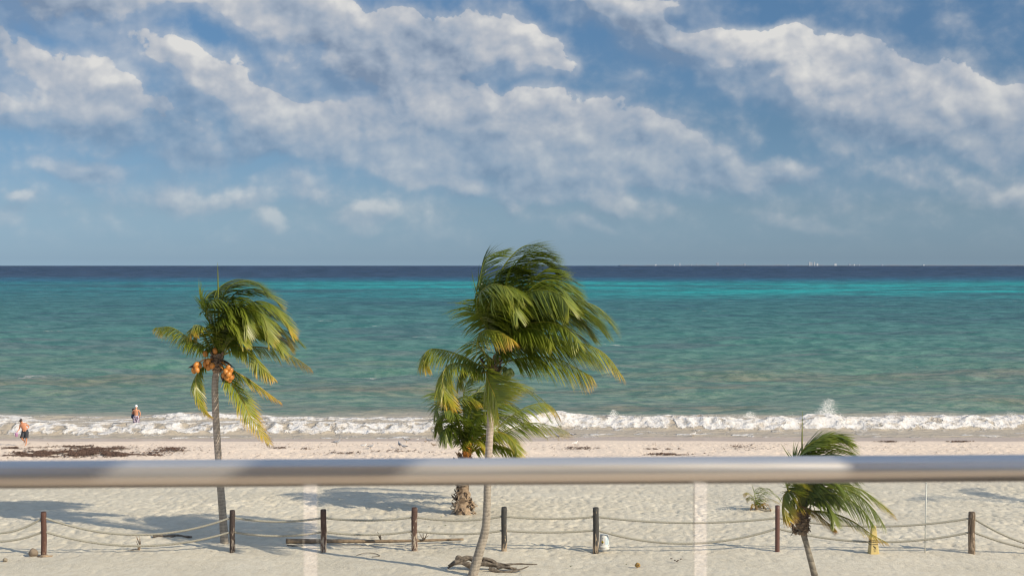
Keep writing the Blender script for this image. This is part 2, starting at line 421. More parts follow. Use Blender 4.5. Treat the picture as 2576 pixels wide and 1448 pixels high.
def sea_mat():
    m, N, b, out = new_mat('sea_water')
    geo = N.new('ShaderNodeNewGeometry').outputs['Position']
    x, y, z = N.sep(geo)
    v = N.math('DIVIDE', 11 * F0, N.math('MAXIMUM', y, 60))            # nearer water is shallower; measured as 1/distance
    lx = N.math('DIVIDE', x, N.math('MAXIMUM', y, 60))                  # bearing
    # reef and sand patches: long bands along the coast
    pv = N.comb(N.math('MULTIPLY', lx, 3.0), N.math('DIVIDE', v, 12.0), 0)
    band = N.noise(pv, 1.3, 4, .6)
    side = N.rng(lx, -.4, .1)
    vv = N.math('ADD', v, N.math('MULTIPLY', N.math('SUBTRACT', band, .5), N.rng(v, 25, 200, 16, 55)))
    t = N.math('DIVIDE', vv, 440)
    base = N.ramp(t, SEA_STOPS)
    # turquoise over clean sand, stronger in the middle and to the right
    tq = N.math('MULTIPLY', N.rng(v, 38, 50), N.rng(v, 58, 98, 1, 0))
    tq = N.math('MULTIPLY', tq, N.rng(N.noise(pv, 1.0, 3), .38, .58, .35, 1))
    tq = N.math('MULTIPLY', tq, N.rng(side, 0, 1, .15, 1))
    base = N.mix(tq, base, SEA_TQ)
    # darker seagrass streaks
    dk = N.noise(N.comb(N.math('MULTIPLY', lx, 5), N.math('DIVIDE', v, 7.0), 3), 1.0, 4, .6)
    dk = N.math('MULTIPLY', N.rng(dk, .49, .62, 0, .75), N.math('MULTIPLY', N.rng(v, 46, 56), N.rng(v, 260, 420, 1, 0)))
    base = N.mix(dk, base, N.mix(N.rng(v, 80, 260), (.022, .10, .135, 1), (.115, .165, .155, 1)))
    base = N.mix(N.rng(v, 90, 400, .05, .36), base, (.150, .185, .185, 1))
    # stirred-up sand near the shore
    st = N.noise(N.mapping(geo, scale=(.018, .10, 0)), 1.0, 4, .6)
    stt = N.math('MULTIPLY', N.rng(st, .46, .66), N.rng(v, 210, 340, 0, .9))
    base = N.mix(stt, base, (.20, .185, .135, 1))
    foam = N.new('ShaderNodeAttribute', attribute_name='foam').outputs['Fac']
    # whitecaps far out
    wc = N.noise(N.mapping(geo, scale=(.05, .22, 0)), 1.0, 3, .7)
    wcm = N.noise(N.mapping(geo, scale=(.6, 2.4, 0)), 1.0, 2)
    cap = N.math('MULTIPLY', N.rng(wc, .665, .69), N.rng(wcm, .45, .6))
    foam = N.math('MAXIMUM', foam, N.math('MULTIPLY', cap, N.rng(v, 8, 60, .85, .75)))
    fn = N.noise(geo, 3.5, 5, .62)
    fm = N.rng(N.math('ADD', foam, N.math('MULTIPLY', N.math('SUBTRACT', fn, .5), .9)), .38, .72)
    fm = N.math('MULTIPLY', fm, N.rng(foam, 0.02, .12))
    turb = N.new('ShaderNodeAttribute', attribute_name='turbid').outputs['Fac']
    # ripple shading put into the water colour as darker streaks
    rp = N.noise(N.comb(N.math('MULTIPLY', lx, 62), N.math('DIVIDE', v, 3.0), 0), 1.0, 4, .62)
    base = N.mix(N.rng(rp, .38, .62, .0, 1.0), base, N.vec('MULTIPLY', base, (.45, .66, .68)))
    base = N.mix(turb, base, (.41, .355, .28, 1))
    fcol = N.ramp(N.noise(geo, 2.2, 5, .62), [(.34, (.46, .425, .37)), (.50, (.59, .58, .56)), (.75, (.65, .65, .64))])
    # ripples: small chop near, longer waves far out
    h1 = N.noise(N.mapping(geo, scale=(.55, 1.5, 0)), 1, 4, .6)
    h2 = N.noise(N.mapping(geo, scale=(.14, .42, 0)), 1, 3, .6)
    h3 = N.noise(N.mapping(geo, scale=(.030, .085, 0)), 1, 3, .6)
    h = N.math('ADD', N.math('MULTIPLY', h1, .35), N.math('MULTIPLY', h2, N.rng(y, 100, 400, .5, 1.5)))
    h = N.math('ADD', h, N.math('MULTIPLY', h3, N.rng(y, 300, 2500, 0, 7)))
    h = N.math('ADD', h, N.math('MULTIPLY', N.math('MULTIPLY', rp, N.math('MULTIPLY', y, .0026)), N.rng(y, 120, 300)))
    h = N.math('ADD', h, N.math('MULTIPLY', N.math('MULTIPLY', N.noise(geo, 1.8, 4, .6), .22), fm))
    bn = N.new('ShaderNodeBump'); bn.inputs['Strength'].default_value = 1.0; bn.inputs['Distance'].default_value = .9
    N.put(bn.inputs['Height'], h)
    # averaged over its many slopes, wind-blown water mirrors far less of the low sky than a flat sheet would
    N.n.remove(b); dif = N.new('ShaderNodeBsdfDiffuse'); gl = N.new('ShaderNodeBsdfGlossy'); gl.inputs['Roughness'].default_value = .28
    N.put(dif.inputs[0], N.mix(fm, base, fcol)); N.l.new(bn.outputs[0], dif.inputs['Normal']); N.l.new(bn.outputs[0], gl.inputs['Normal'])
    fr = N.new('ShaderNodeFresnel'); fr.inputs[0].default_value = 1.33; N.l.new(bn.outputs[0], fr.inputs['Normal'])
    fac = N.math('MULTIPLY', N.math('MINIMUM', N.math('MULTIPLY', fr.outputs[0], .6), .24), N.math('SUBTRACT', 1.0, fm))
    mx = N.new('ShaderNodeMixShader'); N.put(mx.inputs[0], fac); N.l.new(dif.outputs[0], mx.inputs[1]); N.l.new(gl.outputs[0], mx.inputs[2])
    N.l.new(mx.outputs[0], out.inputs[0])
    return m


SEA_STOPS = [(0, (.014, .042, .100)), (30 / 440, (.015, .050, .110)), (37 / 440, (.008, .105, .185)), (46 / 440, (.010, .14, .18)),
             (75 / 440, (.030, .150, .170)), (120 / 440, (.046, .170, .170)), (200 / 440, (.072, .200, .168)), (300 / 440, (.125, .228, .160)), (1, (.25, .27, .195))]
SEA_TQ = (.0, .36, .36, 1)
M_SAND = sand_mat(); M_SEA = sea_mat()


def leaf_mat(name, sat=1.0):
    m, N, b, out = new_mat(name)
    t = N.new('ShaderNodeAttribute', attribute_name='tint').outputs['Fac']
    tc = N.new('ShaderNodeTexCoord').outputs['Object']
    t = N.math('ADD', t, N.math('MULTIPLY', N.math('SUBTRACT', N.noise(tc, 5, 3), .5), .22), clamp=True)
    c = N.ramp(t, [(0, (.062, .10, .012)), (.28, (.135, .175, .018)), (.5, (.23, .25, .030)), (.72, (.46, .32, .045)), (.88, (.38, .20, .05)), (1, (.13, .075, .04))])
    N.put(b.inputs['Base Color'], c); b.inputs['Roughness'].default_value = .38
    tr = N.new('ShaderNodeBsdfTranslucent'); N.put(tr.inputs[0], N.mix(1.0, c, (1.5, 1.6, .8, 1), 'MULTIPLY'))
    mx = N.new('ShaderNodeMixShader'); mx.inputs[0].default_value = .30
    N.l.new(b.outputs[0], mx.inputs[1]); N.l.new(tr.outputs[0], mx.inputs[2]); N.l.new(mx.outputs[0], out.inputs[0])
    return m


def trunk_mat(name, lo, hi, ring=8.0):
    m, N, b, out = new_mat(name)
    tc = N.new('ShaderNodeTexCoord').outputs['Object']
    wv = N.new('ShaderNodeTexWave', wave_type='BANDS', bands_direction='Z', wave_profile='SAW')
    N.put(wv.inputs['Vector'], tc); wv.inputs['Scale'].default_value = ring / 3.0; wv.inputs['Distortion'].default_value = 4.5
    wv.inputs['Detail'].default_value = 3; wv.inputs['Detail Scale'].default_value = 2.0
    f = N.math('ADD', N.math('MULTIPLY', wv.outputs['Fac'], .30), N.math('MULTIPLY', N.noise(N.mapping(tc, scale=(1, 1, .35)), 9, 5, .65), .92))
    N.put(b.inputs['Base Color'], N.ramp(f, [(.25, lo), (.75, hi)])); b.inputs['Roughness'].default_value = .9
    bn = N.new('ShaderNodeBump'); bn.inputs['Strength'].default_value = .7; bn.inputs['Distance'].default_value = .03
    N.put(bn.inputs['Height'], f); N.l.new(bn.outputs[0], b.inputs['Normal'])
    return m


def wood_mat(name, main, worn, amt=.5, low=True):
    """stained post: worn patches show paler wood"""
    m, N, b, out = new_mat(name)
    tc = N.new('ShaderNodeTexCoord').outputs['Object']; z = N.sep(tc)[2]
    n = N.noise(N.mapping(tc, scale=(1, 1, .22)), 16, 5, .65); g = N.noise(N.mapping(tc, scale=(1, 1, .06)), 40, 3)
    c = N.mix(N.rng(g, .35, .7, 0, .6), main + (1,), tuple(q * .55 for q in main) + (1,))
    thr = N.math('ADD', n, N.rng(z, .1, 1.0, .10, -.05) if low else 0.0)
    c = N.mix(N.rng(thr, .66 - amt * .12, .70 - amt * .12), c, worn + (1,))
    N.put(b.inputs['Base Color'], c); b.inputs['Roughness'].default_value = .75
    bn = N.new('ShaderNodeBump'); bn.inputs['Strength'].default_value = .6; bn.inputs['Distance'].default_value = .01
    N.put(bn.inputs['Height'], N.math('ADD', n, g)); N.l.new(bn.outputs[0], b.inputs['Normal'])
    return m


M_LEAF = leaf_mat('palm_leaf')
M_TRUNK = trunk_mat('palm_trunk', (.15, .125, .105), (.42, .36, .30))
M_TRUNK_D = trunk_mat('palm_trunk_dark', (.07, .06, .05), (.30, .26, .21), 5)
M_FIBRE = simple('palm_fibre', (.24, .17, .115), .9, vary=.5, nscale=14, bump=.8)
M_FIBRE_P = simple('dry_frond_base', (.36, .26, .18), .9, vary=.4, nscale=10, bump=.6)
M_NUT_O = simple('orange_coconut', (.44, .175, .03), .4, vary=.2, nscale=6)
M_NUT_G = simple('green_coconut', (.20, .24, .06), .4, vary=.25, nscale=6)
M_SPATHE = simple('dark_spathe', (.06, .035, .025), .7, vary=.3)
M_ROPE = simple('rope_fibre', (.37, .345, .29), .85, vary=.3, nscale=40, bump=.5, bscale=150)
M_DRIFT = simple('driftwood_grey', (.16, .13, .105), .9, vary=.6, nscale=14, bump=.8, bscale=40)
M_BAMBOO = simple('weathered_pole', (.25, .18, .12), .8, vary=.45, nscale=7, bump=.5)


# ------------------------------------------------------------------ beach
def beach():
    rows = np.concatenate([np.arange(38, 62, .085), np.arange(62, 75, .2), np.arange(75, 97, .12)])
    cols = np.linspace(-1, 1, 820)
    Y, C = np.meshgrid(rows, cols, indexing='ij'); X = C * (Y * .41 + 3.0)
    Z = beach_z(Y)
    rough = sstep(Y, 47.5, 52) * .75 + .25
    rough = rough * (1 - .35 * sstep(Y, 74, 80)) * (1 - sstep(Y, 85, 87.5)) + 0.02
    patch = .65 + .6 * np.clip(fbm(X * .16, Y * .16, 40, 2) + .2, 0, 1)
    a = perlin(X / .36, Y / .50, 1); b_ = perlin(X / .19, Y / .27, 2); c = perlin(X / .11, Y / .17, 3)
    dimp = -np.clip(a * 1.4 - .15, 0, 1) * .070 - np.clip(b_ * 1.4 - .1, 0, 1) * .040 + np.clip(-b_, 0, 1) * .012 + c * .010
    Z = Z + dimp * rough * patch + fbm(X * .11, Y * .11, 9, 3) * .10 * (1 - sstep(Y, 80, 88))
    Z = Z + .05 * sstep(Y, 74, 78) * (1 - sstep(Y, 82, 85)) * billow(X * .5, Y * 1.1, 50, 3) * .6
    # tyre tracks left by a beach tractor
    for yt in (84.6, 85.3, 82.2):
        line = np.exp(-((Y - yt - .35 * np.sin(X * .07 + yt)) / .12) ** 2)
        Z -= line * (.02 + .03 * (np.sin(X * 2 * np.pi / .42) > 0))
    o = grid_obj('beach', X, Y, Z, M_SAND); tag(o, kind='structure')
    # plain sand all round it
    rows = np.array([-80, -20, 10, 38.3, 60, 65, 70, 75, 80, 85, 90, 95, 105, 130.]); cols = np.linspace(-140, 140, 30)
    Y, X = np.meshgrid(rows, cols, indexing='ij'); Z = beach_z(Y) - .32
    o = grid_obj('sand_ground', X, Y, Z, M_SAND); tag(o, kind='structure')
beach()


# ------------------------------------------------------------------ sea
_wr = np.random.RandomState(5)
WAVES = []
for lam in (22, 17, 13, 10.5, 8.5, 7, 6, 5.2, 4.5, 3.9, 3.3, 2.8, 2.4, 2.1):
    for k in range(3):
        th = _wr.normal(0, .38) + math.pi * .5 + .12
        WAVES.append((lam * (1 + .12 * _wr.randn()), th, _wr.rand() * 6.28, .0052 * lam ** .85 * (0.7 + .6 * _wr.rand())))


def sea_h(X, Y):
    z = np.zeros_like(X)
    res = np.maximum(.25, Y ** 2 / 22000.)
    for lam, th, ph, a in WAVES:
        k = 2 * np.pi / lam
        w = 1 - sstep(res, lam * .16, lam * .4)
        p = k * (X * math.cos(th) + Y * math.sin(th)) + ph + .6 * perlin(X / (lam * 3), Y / (lam * 2), 70)
        s = np.sin(p); z += a * w * (s + .35 * np.cos(2 * p))
    return z * (.55 + .45 * sstep(Y, 100, 150)) * 1.5


def surf(X, Y):
    """height, foam and stirred-sand amounts of the shore break"""
    sm = lambda q, s, o=2: fbm(q, np.full_like(q, s * 3.7 + .3), 100 + s, o)
    side = sstep(X, -6, 3)                              # 0: spent wave on the left, 1: breaking wave on the right
    yc = (93.6 + 1.1 * sm(X * .06, 1)) * (1 - side) + (96.2 + .9 * sm(X * .05, 2)) * side
    hh = (.42 + .12 * sm(X * .3, 3)) * (1 - side) + (.56 + .26 * sm(X * .22, 4)) * side
    front = 1 / (1 + np.exp(-(Y - (yc - 1.5)) / .28)); back = np.exp(-np.clip(Y - yc, 0, None) / (1.4 + 1.2 * (1 - side)))
    z = hh * front * back
    f1 = sstep(Y, yc - 2.6, yc - 1.9) * (1 - sstep(Y, yc + .2, yc + 1.1 + .8 * perlin(X * .4, Y * .3, 8)))
    y2 = 100.5 + 1.3 * sm(X * .05, 5) - side * 1.0
    h2 = .34 * np.clip(.7 + sm(X * .08, 6), .15, 1.3) * (1 - side * .75)
    z += h2 / (1 + np.exp(-(Y - y2 + .6) / .3)) * np.exp(-np.clip(Y - y2, 0, None) / 1.8)
    f2 = sstep(Y, y2 - 1.3, y2 - .8) * (1 - sstep(Y, y2, y2 + 1.0)) * np.clip(.75 + 1.2 * sm(X * .07, 7), 0, 1) * (1 - .6 * side)
    mid = sstep(Y, yc - .5, yc + .5) * (1 - sstep(Y, y2 - .6, y2 + .2)) * (1 - side)
    streak = np.clip(.58 + .9 * fbm(X * .35, Y * .9, 31, 4), 0, 1) * mid
    wash = (1 - sstep(Y, yc - 2.2, yc - 1.6))
    edge = 90.1 + .8 * sm(X * .06, 9) + .25 * sm(X * .5, 10) + side * .9
    lace = wash * (sstep(fbm(X * .5, Y * 1.3, 33, 4), .12, .5) * .75 + .8 * np.exp(-((Y - edge - .2) / .16) ** 2) * np.clip(.4 + sm(X * .4, 12), 0, 1))
    foam = np.clip(np.maximum.reduce([f1 * (.72 + .25 * side + .65 * fbm(X * .9, Y * .9, 61, 3)), f2 * (.8 + .6 * fbm(X * .7, Y * .9, 62, 3)), streak * .85, lace * .75]), 0, 1.25)
    lump = np.clip(f1 + f2 * .6, 0, 1)
    bl = billow(X * .55, Y * .7, 20, 4, .46)
    z += lump * (bl * .12 + .05) + foam * .02 * fbm(X * 3, Y * 3, 25, 2)
    z += (1 - lump) * .03 * fbm(X * .8, Y * 1.6, 27, 3)
    turb = np.clip(1.25 - (Y - 100) / 5.0 + .5 * fbm(X * .1, Y * .25, 35, 3), 0, 1) * .9
    z = z * sstep(Y, edge - .1, edge + .8) - .10 * (1 - sstep(Y, edge - .9, edge + .4)) + .05
    z = z * (1 - sstep(Y, 104.5, 108)) + sea_h(X, Y) * sstep(Y, 99, 108) * .9
    foam = foam * (1 - sstep(Y, 103, 106)); turb = turb * (1 - sstep(Y, 103.5, 107.6))
    return z, foam, turb


def sea():
    rows = np.concatenate([np.arange(87.6, 99, .085), np.arange(99, 108.01, .14)]); cols = np.linspace(-1, 1, 860)
    Y, C = np.meshgrid(rows, cols, indexing='ij'); X = C * (Y * .42 + 4)
    z, f, t = surf(X, Y)
    # keep the very edge just under the sand
    o = grid_obj('surf', X, Y, SEA_Z + z, M_SEA, {'foam': f, 'turbid': t}); tag(o, kind='structure')
    rows = [108.0 + .0]; 
    while rows[-1] < 12500: rows.append(rows[-1] + max(.34, rows[-1] ** 2 / 26000. if rows[-1] < 700 else rows[-1] * .06))
    rows[-1] = 12500
    rows = np.array(rows); cols = np.linspace(-1, 1, 620)
    Y, C = np.meshgrid(rows, cols, indexing='ij'); X = C * (Y * .44 + 2)
    z = sea_h(X, Y) * (1 - sstep(Y, 450, 700)); z[0] *= .9
    z[:6] = sea_h(X[:6], Y[:6]) * .9
    zero = np.zeros_like(X)
    o = grid_obj('sea', X, Y, SEA_Z + z, M_SEA, {'foam': zero, 'turbid': zero}); tag(o, kind='structure')
    for s in (-1, 1):                                   # open water either side
        Y2 = np.array([[87., 87.], [12500., 12500.]]); Y2 = np.array([[87., 87.], [500, 500], [12500, 12500]])
        inner = Y2[:, :1] * .415 + 1; X2 = np.concatenate([inner * s, (inner * 2.2 + 300) * s], 1)
        if s > 0: pass
        else: X2 = X2[:, ::-1]
        o = grid_obj('open_water', X2, Y2, np.full_like(X2, SEA_Z - .22), M_SEA, {'foam': np.zeros_like(X2), 'turbid': np.zeros_like(X2)})
        tag(o, kind='structure')
sea()


def surf_z(x, y):
    z, f, t = surf(np.array([[float(x)]]), np.array([[float(y)]])); return SEA_Z + float(z[0, 0])


M_SPRAY = simple('spray_foam', (.82, .82, .81), .7, vary=.03)
def spray():
    r = random.Random(3); b = MB()
    tet = [(0, 0, 1), (.94, 0, -.33), (-.47, .82, -.33), (-.47, -.82, -.33)]; tf = [(0, 1, 2), (0, 2, 3), (0, 3, 1), (1, 3, 2)]
    def burst(px, py, wpx, hpx, n, lean=.3, size=.03):
        n = int(n * 4); size *= .38
        c = at(px, py, 97.5); sc = 97.5 / F0
        for i in range(n):
            h = r.random() ** 1.5; w = (1 - h * .45) * r.gauss(0, .34)
            clump = r.random()
            p = c + Vector((wpx * sc * (w + lean * h), r.gauss(0, .25), hpx * sc * h * (.55 + .45 * math.cos(w * 2))))
            s = size * (.35 + 1.1 * r.random() ** 2) * (1 - .4 * h)
            b.add([p + Vector(q) * s for q in tet], tf)
    burst(2075, 1046, 46, 44, 900, .25, .05); burst(1890 + 650, 1046, 30, 14, 100, .2, .035)
    burst(1542, 1052, 22, 22, 260, .1, .045); burst(1885, 1050, 30, 16, 260, .1, .04); burst(2240, 1047, 30, 16, 160)
    for i in range(26): burst(1430 + 46 * i + r.uniform(-15, 15), 1050, 40, 9, 45, .1, .035)
    for i in range(14): burst(60 + 80 * i + r.uniform(-15, 15), 1062, 40, 6, 20, .1, .03)
    o = b.build('wave_spray', M_SPRAY, smooth=False)
    tag(o, 'white spray thrown up where the wave breaks along the shore', 'spray', kind='stuff')
spray()


# ------------------------------------------------------------------ far coast
M_FAR = simple('hazed_white_wall', (.45, .48, .53), .8, vary=.12, nscale=.02)  # far walls carry the distance haze in their colour
M_FAR2 = simple('hazed_grey_wall', (.27, .32, .40), .8, vary=.12, nscale=.02)
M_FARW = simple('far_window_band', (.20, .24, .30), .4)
def skyline():
    Yd = 12900.0
    def X(px): return (px - 1288) / F0 * Yd
    s = Yd / F0
    vs = MB()
    xs = np.linspace(X(1560), X(2580), 60)
    top = [(x, Yd, SEA_Z + 5 + 4 * math.sin(i * 1.7) * math.sin(i * .6)) for i, x in enumerate(xs)]
    n = len(xs); V = [(x, y - 60, SEA_Z - 3) for x, y, z in top] + top + [(x, y + 500, SEA_Z - 3) for x, y, z in top]
    vs.add(V, [(r * n + i, r * n + i + 1, (r + 1) * n + i + 1, (r + 1) * n + i) for r in (0, 1) for i in range(n - 1)])
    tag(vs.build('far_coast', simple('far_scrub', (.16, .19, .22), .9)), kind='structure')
    def conv(cx): return (2400 + cx * .6584) * .62891
    items = [(330, 4, 7, 0, 'small pale block'), (336, 6, 3, 0, 'narrow pale block'), (446, 5, 5, 0, 'low white block'), (478, 12, 6, 0, 'tall white tower'), (548, 6, 7, 1, 'grey low hotel'),
             (580, 9, 4, 1, 'slender grey tower'), (706, 15, 16, 1, 'wide grey frame like block'), (870, 11, 9, 1, 'blunt grey block'), (1262, 19, 10, 0, 'tall broad white tower'),
             (1274, 17, 6, 0, 'tall white slab'), (1290, 18, 7, 0, 'tall white twin slab'), (1308, 10, 10, 0, 'stepped white block'), (1417, 9, 14, 0, 'wide pale block'), (1503, 8, 8, 1, 'grey block'),
             (1530, 6, 7, 0, 'low pale block'), (1560, 5, 9, 1, 'low wide grey block'), (1700, 4, 12, 1, 'long low grey block'), (1950, 4, 9, 0, 'low pale seaside block'), (1130, 5, 9, 1, 'low grey seaside block')]
    place = ['first from the left on the horizon', 'second from the left on the horizon', 'third from the left on the horizon', 'standing alone left of the far shore', 'beside a slender tower on the horizon',
             'left of the frame like block on the horizon', 'between tower and cluster on the horizon', 'alone left of the cluster on the horizon', 'leftmost and tallest of the far cluster',
             'in the middle of the far cluster', 'right of the middle in the far cluster', 'at the right foot of the far cluster', 'right of the far cluster', 'second group right of the far cluster',
             'near the grey block right of the cluster', 'last of the group right of the cluster', 'far out on the right coast', 'farthest right on the horizon', 'just left of the tall far cluster']
    for (cx, hp, wp, k, lab), pl in zip(items, place):
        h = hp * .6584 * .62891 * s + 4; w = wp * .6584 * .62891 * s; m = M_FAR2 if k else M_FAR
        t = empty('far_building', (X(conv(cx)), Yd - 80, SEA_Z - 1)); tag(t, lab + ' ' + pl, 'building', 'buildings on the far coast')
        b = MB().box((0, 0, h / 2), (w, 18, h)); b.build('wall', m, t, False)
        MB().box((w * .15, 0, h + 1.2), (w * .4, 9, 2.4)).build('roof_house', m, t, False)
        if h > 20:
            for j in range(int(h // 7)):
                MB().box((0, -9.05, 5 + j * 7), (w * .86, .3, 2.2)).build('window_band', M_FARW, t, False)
skyline()


# ------------------------------------------------------------------ palms
def frond_mesh(pts, L=1.0, wind=(1, .1, 0), wx=.6, g=.6, roll=0.0, tint=(.1, .4), n=62, start=.16, width=.035, seed=0, r0=.035, spread=.8, ragged=.15):
    r = random.Random(seed)
    n = int(n * 1.35); c = catmull(pts, n + 10); N_ = len(c); b = MB()
    rr = [r0 * (1 - .86 * i / (N_ - 1)) for i in range(N_)]
    base_t = [(.60 + .1 * i / N_) if i < N_ * .5 else .5 for i in range(N_)]
    b.tube(c[::2] if N_ % 2 else c[::2] + [c[-1]], (rr[::2] if N_ % 2 else rr[::2] + [rr[-1]]), 5, a=tint[0] + .32)
    Wv = Vector(wind).normalized() * wx; G = Vector((0, 0, -1)) * g
    Z = Vector((0, 0, 1)); prevS = None
    for i in range(int(N_ * start), N_):
        t = i / (N_ - 1)
        T = (c[min(i + 1, N_ - 1)] - c[max(i - 1, 0)]).normalized()
        S = T.cross(Z)
        if S.length < .15: S = prevS if prevS is not None else Vector((0, 1, 0))
        S.normalize()
        if prevS is not None:
            if S.dot(prevS) < 0: S = -S
            S = (S * .35 + prevS * .65).normalized()
        prevS = S.copy()
        S2 = Matrix.Rotation(roll, 3, T) @ S; up = T.cross(S2); 
        if up.z < 0: up = -up
        u = max(0.0, (t - start) / (1 - start))
        ll = L * (math.sin(math.pi * min(1, .17 + u * .78)) ** .6)
        for side in (-1, 1):
            if r.random() < ragged * .5: continue
            jit = Vector((r.uniform(-1, 1), r.uniform(-1, 1), r.uniform(-1, 1))) * .16
            d = (S2 * side * spread * .8 + T * (.38 + .7 * u) + Vector((0, 0, -1)) * g * .62 + Wv * .25 + jit)
            if wx >= .6 and d.x < 0: d.x *= .3                # the wind turns these leaflets over
            d.normalize()
            l = ll * r.uniform(.82, 1.08); K = 4; p = c[i] + Vector((0, 0, 0)); row = []
            bend = r.uniform(.8, 1.2); w0 = width * 1.55 * (1 - .3 * u)
            wn = d.cross(up).normalized()
            for k in range(K + 1):
                f = k / K
                ww = w0 * (.55 + .9 * f if f < .35 else 1.0 - (f - .35) / .65 * .92)
                fold = up * (.25 * ww)
                row.append((p - wn * ww * .5, p + fold, p + wn * ww * .5, f))
                d = (d + (Wv * .7 + G * 1.1) * (bend * .24)).normalized()
                p = p + d * (l / K)
            vs = []; at_ = []
            tt = tint[0] + (tint[1] - tint[0]) * (u ** 1.4) + r.uniform(-.06, .06)
            for (a, m_, e, f) in row:
                vs += [a, e]; tb = tt + (f ** 3) * (.10 + .55 * max(0, tint[1] - .15)) ; at_ += [tb, tb]
            b.add(vs, [(2 * k, 2 * k + 1, 2 * k + 3, 2 * k + 2) for k in range(K)], at_)
    return b


def scar(th, L, t): return 1.0


def trunk_mesh(pts, radii, rings=.13, seed=0, n=14):
    c = catmull(pts, 90); r = random.Random(seed)
    R = []
    L = 0
    for i, p in enumerate(c):
        if i: L += (p - c[i - 1]).length
        t = i / (len(c) - 1) * (len(radii) - 1); k = min(int(t), len(radii) - 2); q = radii[k] * (1 - t + k) + radii[k + 1] * (t - k)
        R.append(q * (1 + .035 * ((L / rings + .3 * math.sin(L * 2.1)) % 1.0 - .5)) * (1 + r.uniform(-.012, .012)))
    return MB().tube(c, R, n, a=0)


def palm(name, base_px, depth, conv, heart, trunk_px, radii, fronds, L, label, group, fill=0, fill_r=(2.0, 2.8), trunk_mat_=None, seed=1, width=.035, extra=None, n=62, spear=None, r0=.035):
    base = at(base_px[0], base_px[1], depth); base.z = 0 if depth < 60 else base.z
    base = Vector((at(base_px[0], base_px[1], depth).x, depth, float(beach_z(depth)) - .05))
    root = empty(name, base); tag(root, label, 'palm tree', group)
    T = [base - Vector((0, 0, .15))] + [at(x, y, depth) for x, y in trunk_px]
    loc = lambda p: p - base
    trunk_mesh([loc(p) for p in T], radii, seed=seed).build('trunk', trunk_mat_ or M_TRUNK, root)
    H = at(*conv(*heart), depth)
    r = random.Random(seed)
    for i, fr in enumerate(fronds):
        pts, o = fr[0], (fr[1] if len(fr) > 1 else {})
        dep = o.get('dep', r.choice((-1, 1)) * r.uniform(.4, 1.3))
        m = len(pts); P = []
        for k, (cx, cy) in enumerate(pts):
            t = k / (m - 1); P.append(loc(at(*conv(cx, cy), depth + o.get('d0', 0) + dep * t ** 1.2)))
        # fronds all leave the growing point
        P[0] = P[0] * .5 + loc(H) * .5
        fm = frond_mesh(P, L * o.get('L', 1), (1, .12, .05), o.get('wx', .6), o.get('g', .55), o.get('roll', r.uniform(-.4, .4)), o.get('tint', (.08, .32)), n, o.get('start', .15), width, seed * 100 + i, r0, o.get('spread', .8))
        f = fm.build('frond', M_LEAF, root, True, 'tint')
        if o.get('label'): f['label'] = o['label']
    for i in range(fill):                               # inner fronds of the crown, bent over by the same wind
        az = r.uniform(.15, math.pi - .15); R = r.uniform(*fill_r); up = r.uniform(.6, 1.25)
        ex = Vector((math.cos(az) * .55, math.sin(az) * .9, 0)) * R
        h = loc(H)
        P = [h, h + Vector((ex.x * .15, ex.y * .25, R * .42 * up)), h + Vector((ex.x * .3 + R * .12, ex.y * .55, R * .72 * up)),
             h + Vector((ex.x * .5 + R * .45, ex.y * .8, R * .80 * up)), h + Vector((ex.x * .55 + R * .85, ex.y, R * .6 * up)), h + Vector((ex.x * .5 + R * 1.1, ex.y * 1.05, R * .3 * up))]
        fm = frond_mesh(P, L, (1, .12, .05), .75, .5, r.uniform(-.5, .5), (.04, .24), n, .15, width, seed * 100 + 50 + i, r0)
        fm.build('frond', M_LEAF, root, True, 'tint')
    if spear:
        P = [loc(at(*conv(*q), depth)) for q in spear]
        MB().tube(catmull(P, 10), [.035, .04, .04, .035, .03, .025, .02, .014, .008, .004], 5, a=.35).build('spear_leaf', M_LEAF, root, True, 'tint')
    if extra: extra(root, loc, conv, depth, r)
    return root


def nuts(root, loc, conv, depth, places, mat, size, r):
    proto = None
    for (cx, cy, dep) in places:
        p = loc(at(*conv(cx, cy), depth + dep))
        if proto is None:
            proto = MB().ball((0, 0, 0), (size * .85, size * .85, size * 1.15), 12, 8, fn=lambda q: 1 + .05 * math.cos(3 * math.atan2(q.y, q.x))).build('coconut', mat, root)
            o = proto
        else:
            o = proto.copy(); COL.objects.link(o); o.parent = root
        o.location = p; o.rotation_euler = (r.uniform(-.6, .6), r.uniform(-.6, .6), 0)


def cluster_stalks(root, loc, conv, depth, lst, mat, rad=.02):
    b = MB()
    for pts in lst:
        P = [loc(at(*conv(x, y), depth + d)) for x, y, d in pts]
        b.tube(catmull(P, 6), [rad, rad, rad * .9, rad * .8, rad * .6, rad * .4], 5)
    return b.build('fruit_stalk', mat, root)


def spathe(root, loc, conv, depth, a, b_, dep=-.3, w=.07):
    A = loc(at(*conv(*a), depth + dep)); B = loc(at(*conv(*b_), depth + dep - .1))
    P = catmull([A, (A + B) / 2 + Vector((0, 0, .03)), B], 7)
    MB().tube(P, [w * .3, w * .8, w, w * .9, w * .6, w * .3, .004], 6).build('flower_sheath', M_SPATHE, root)


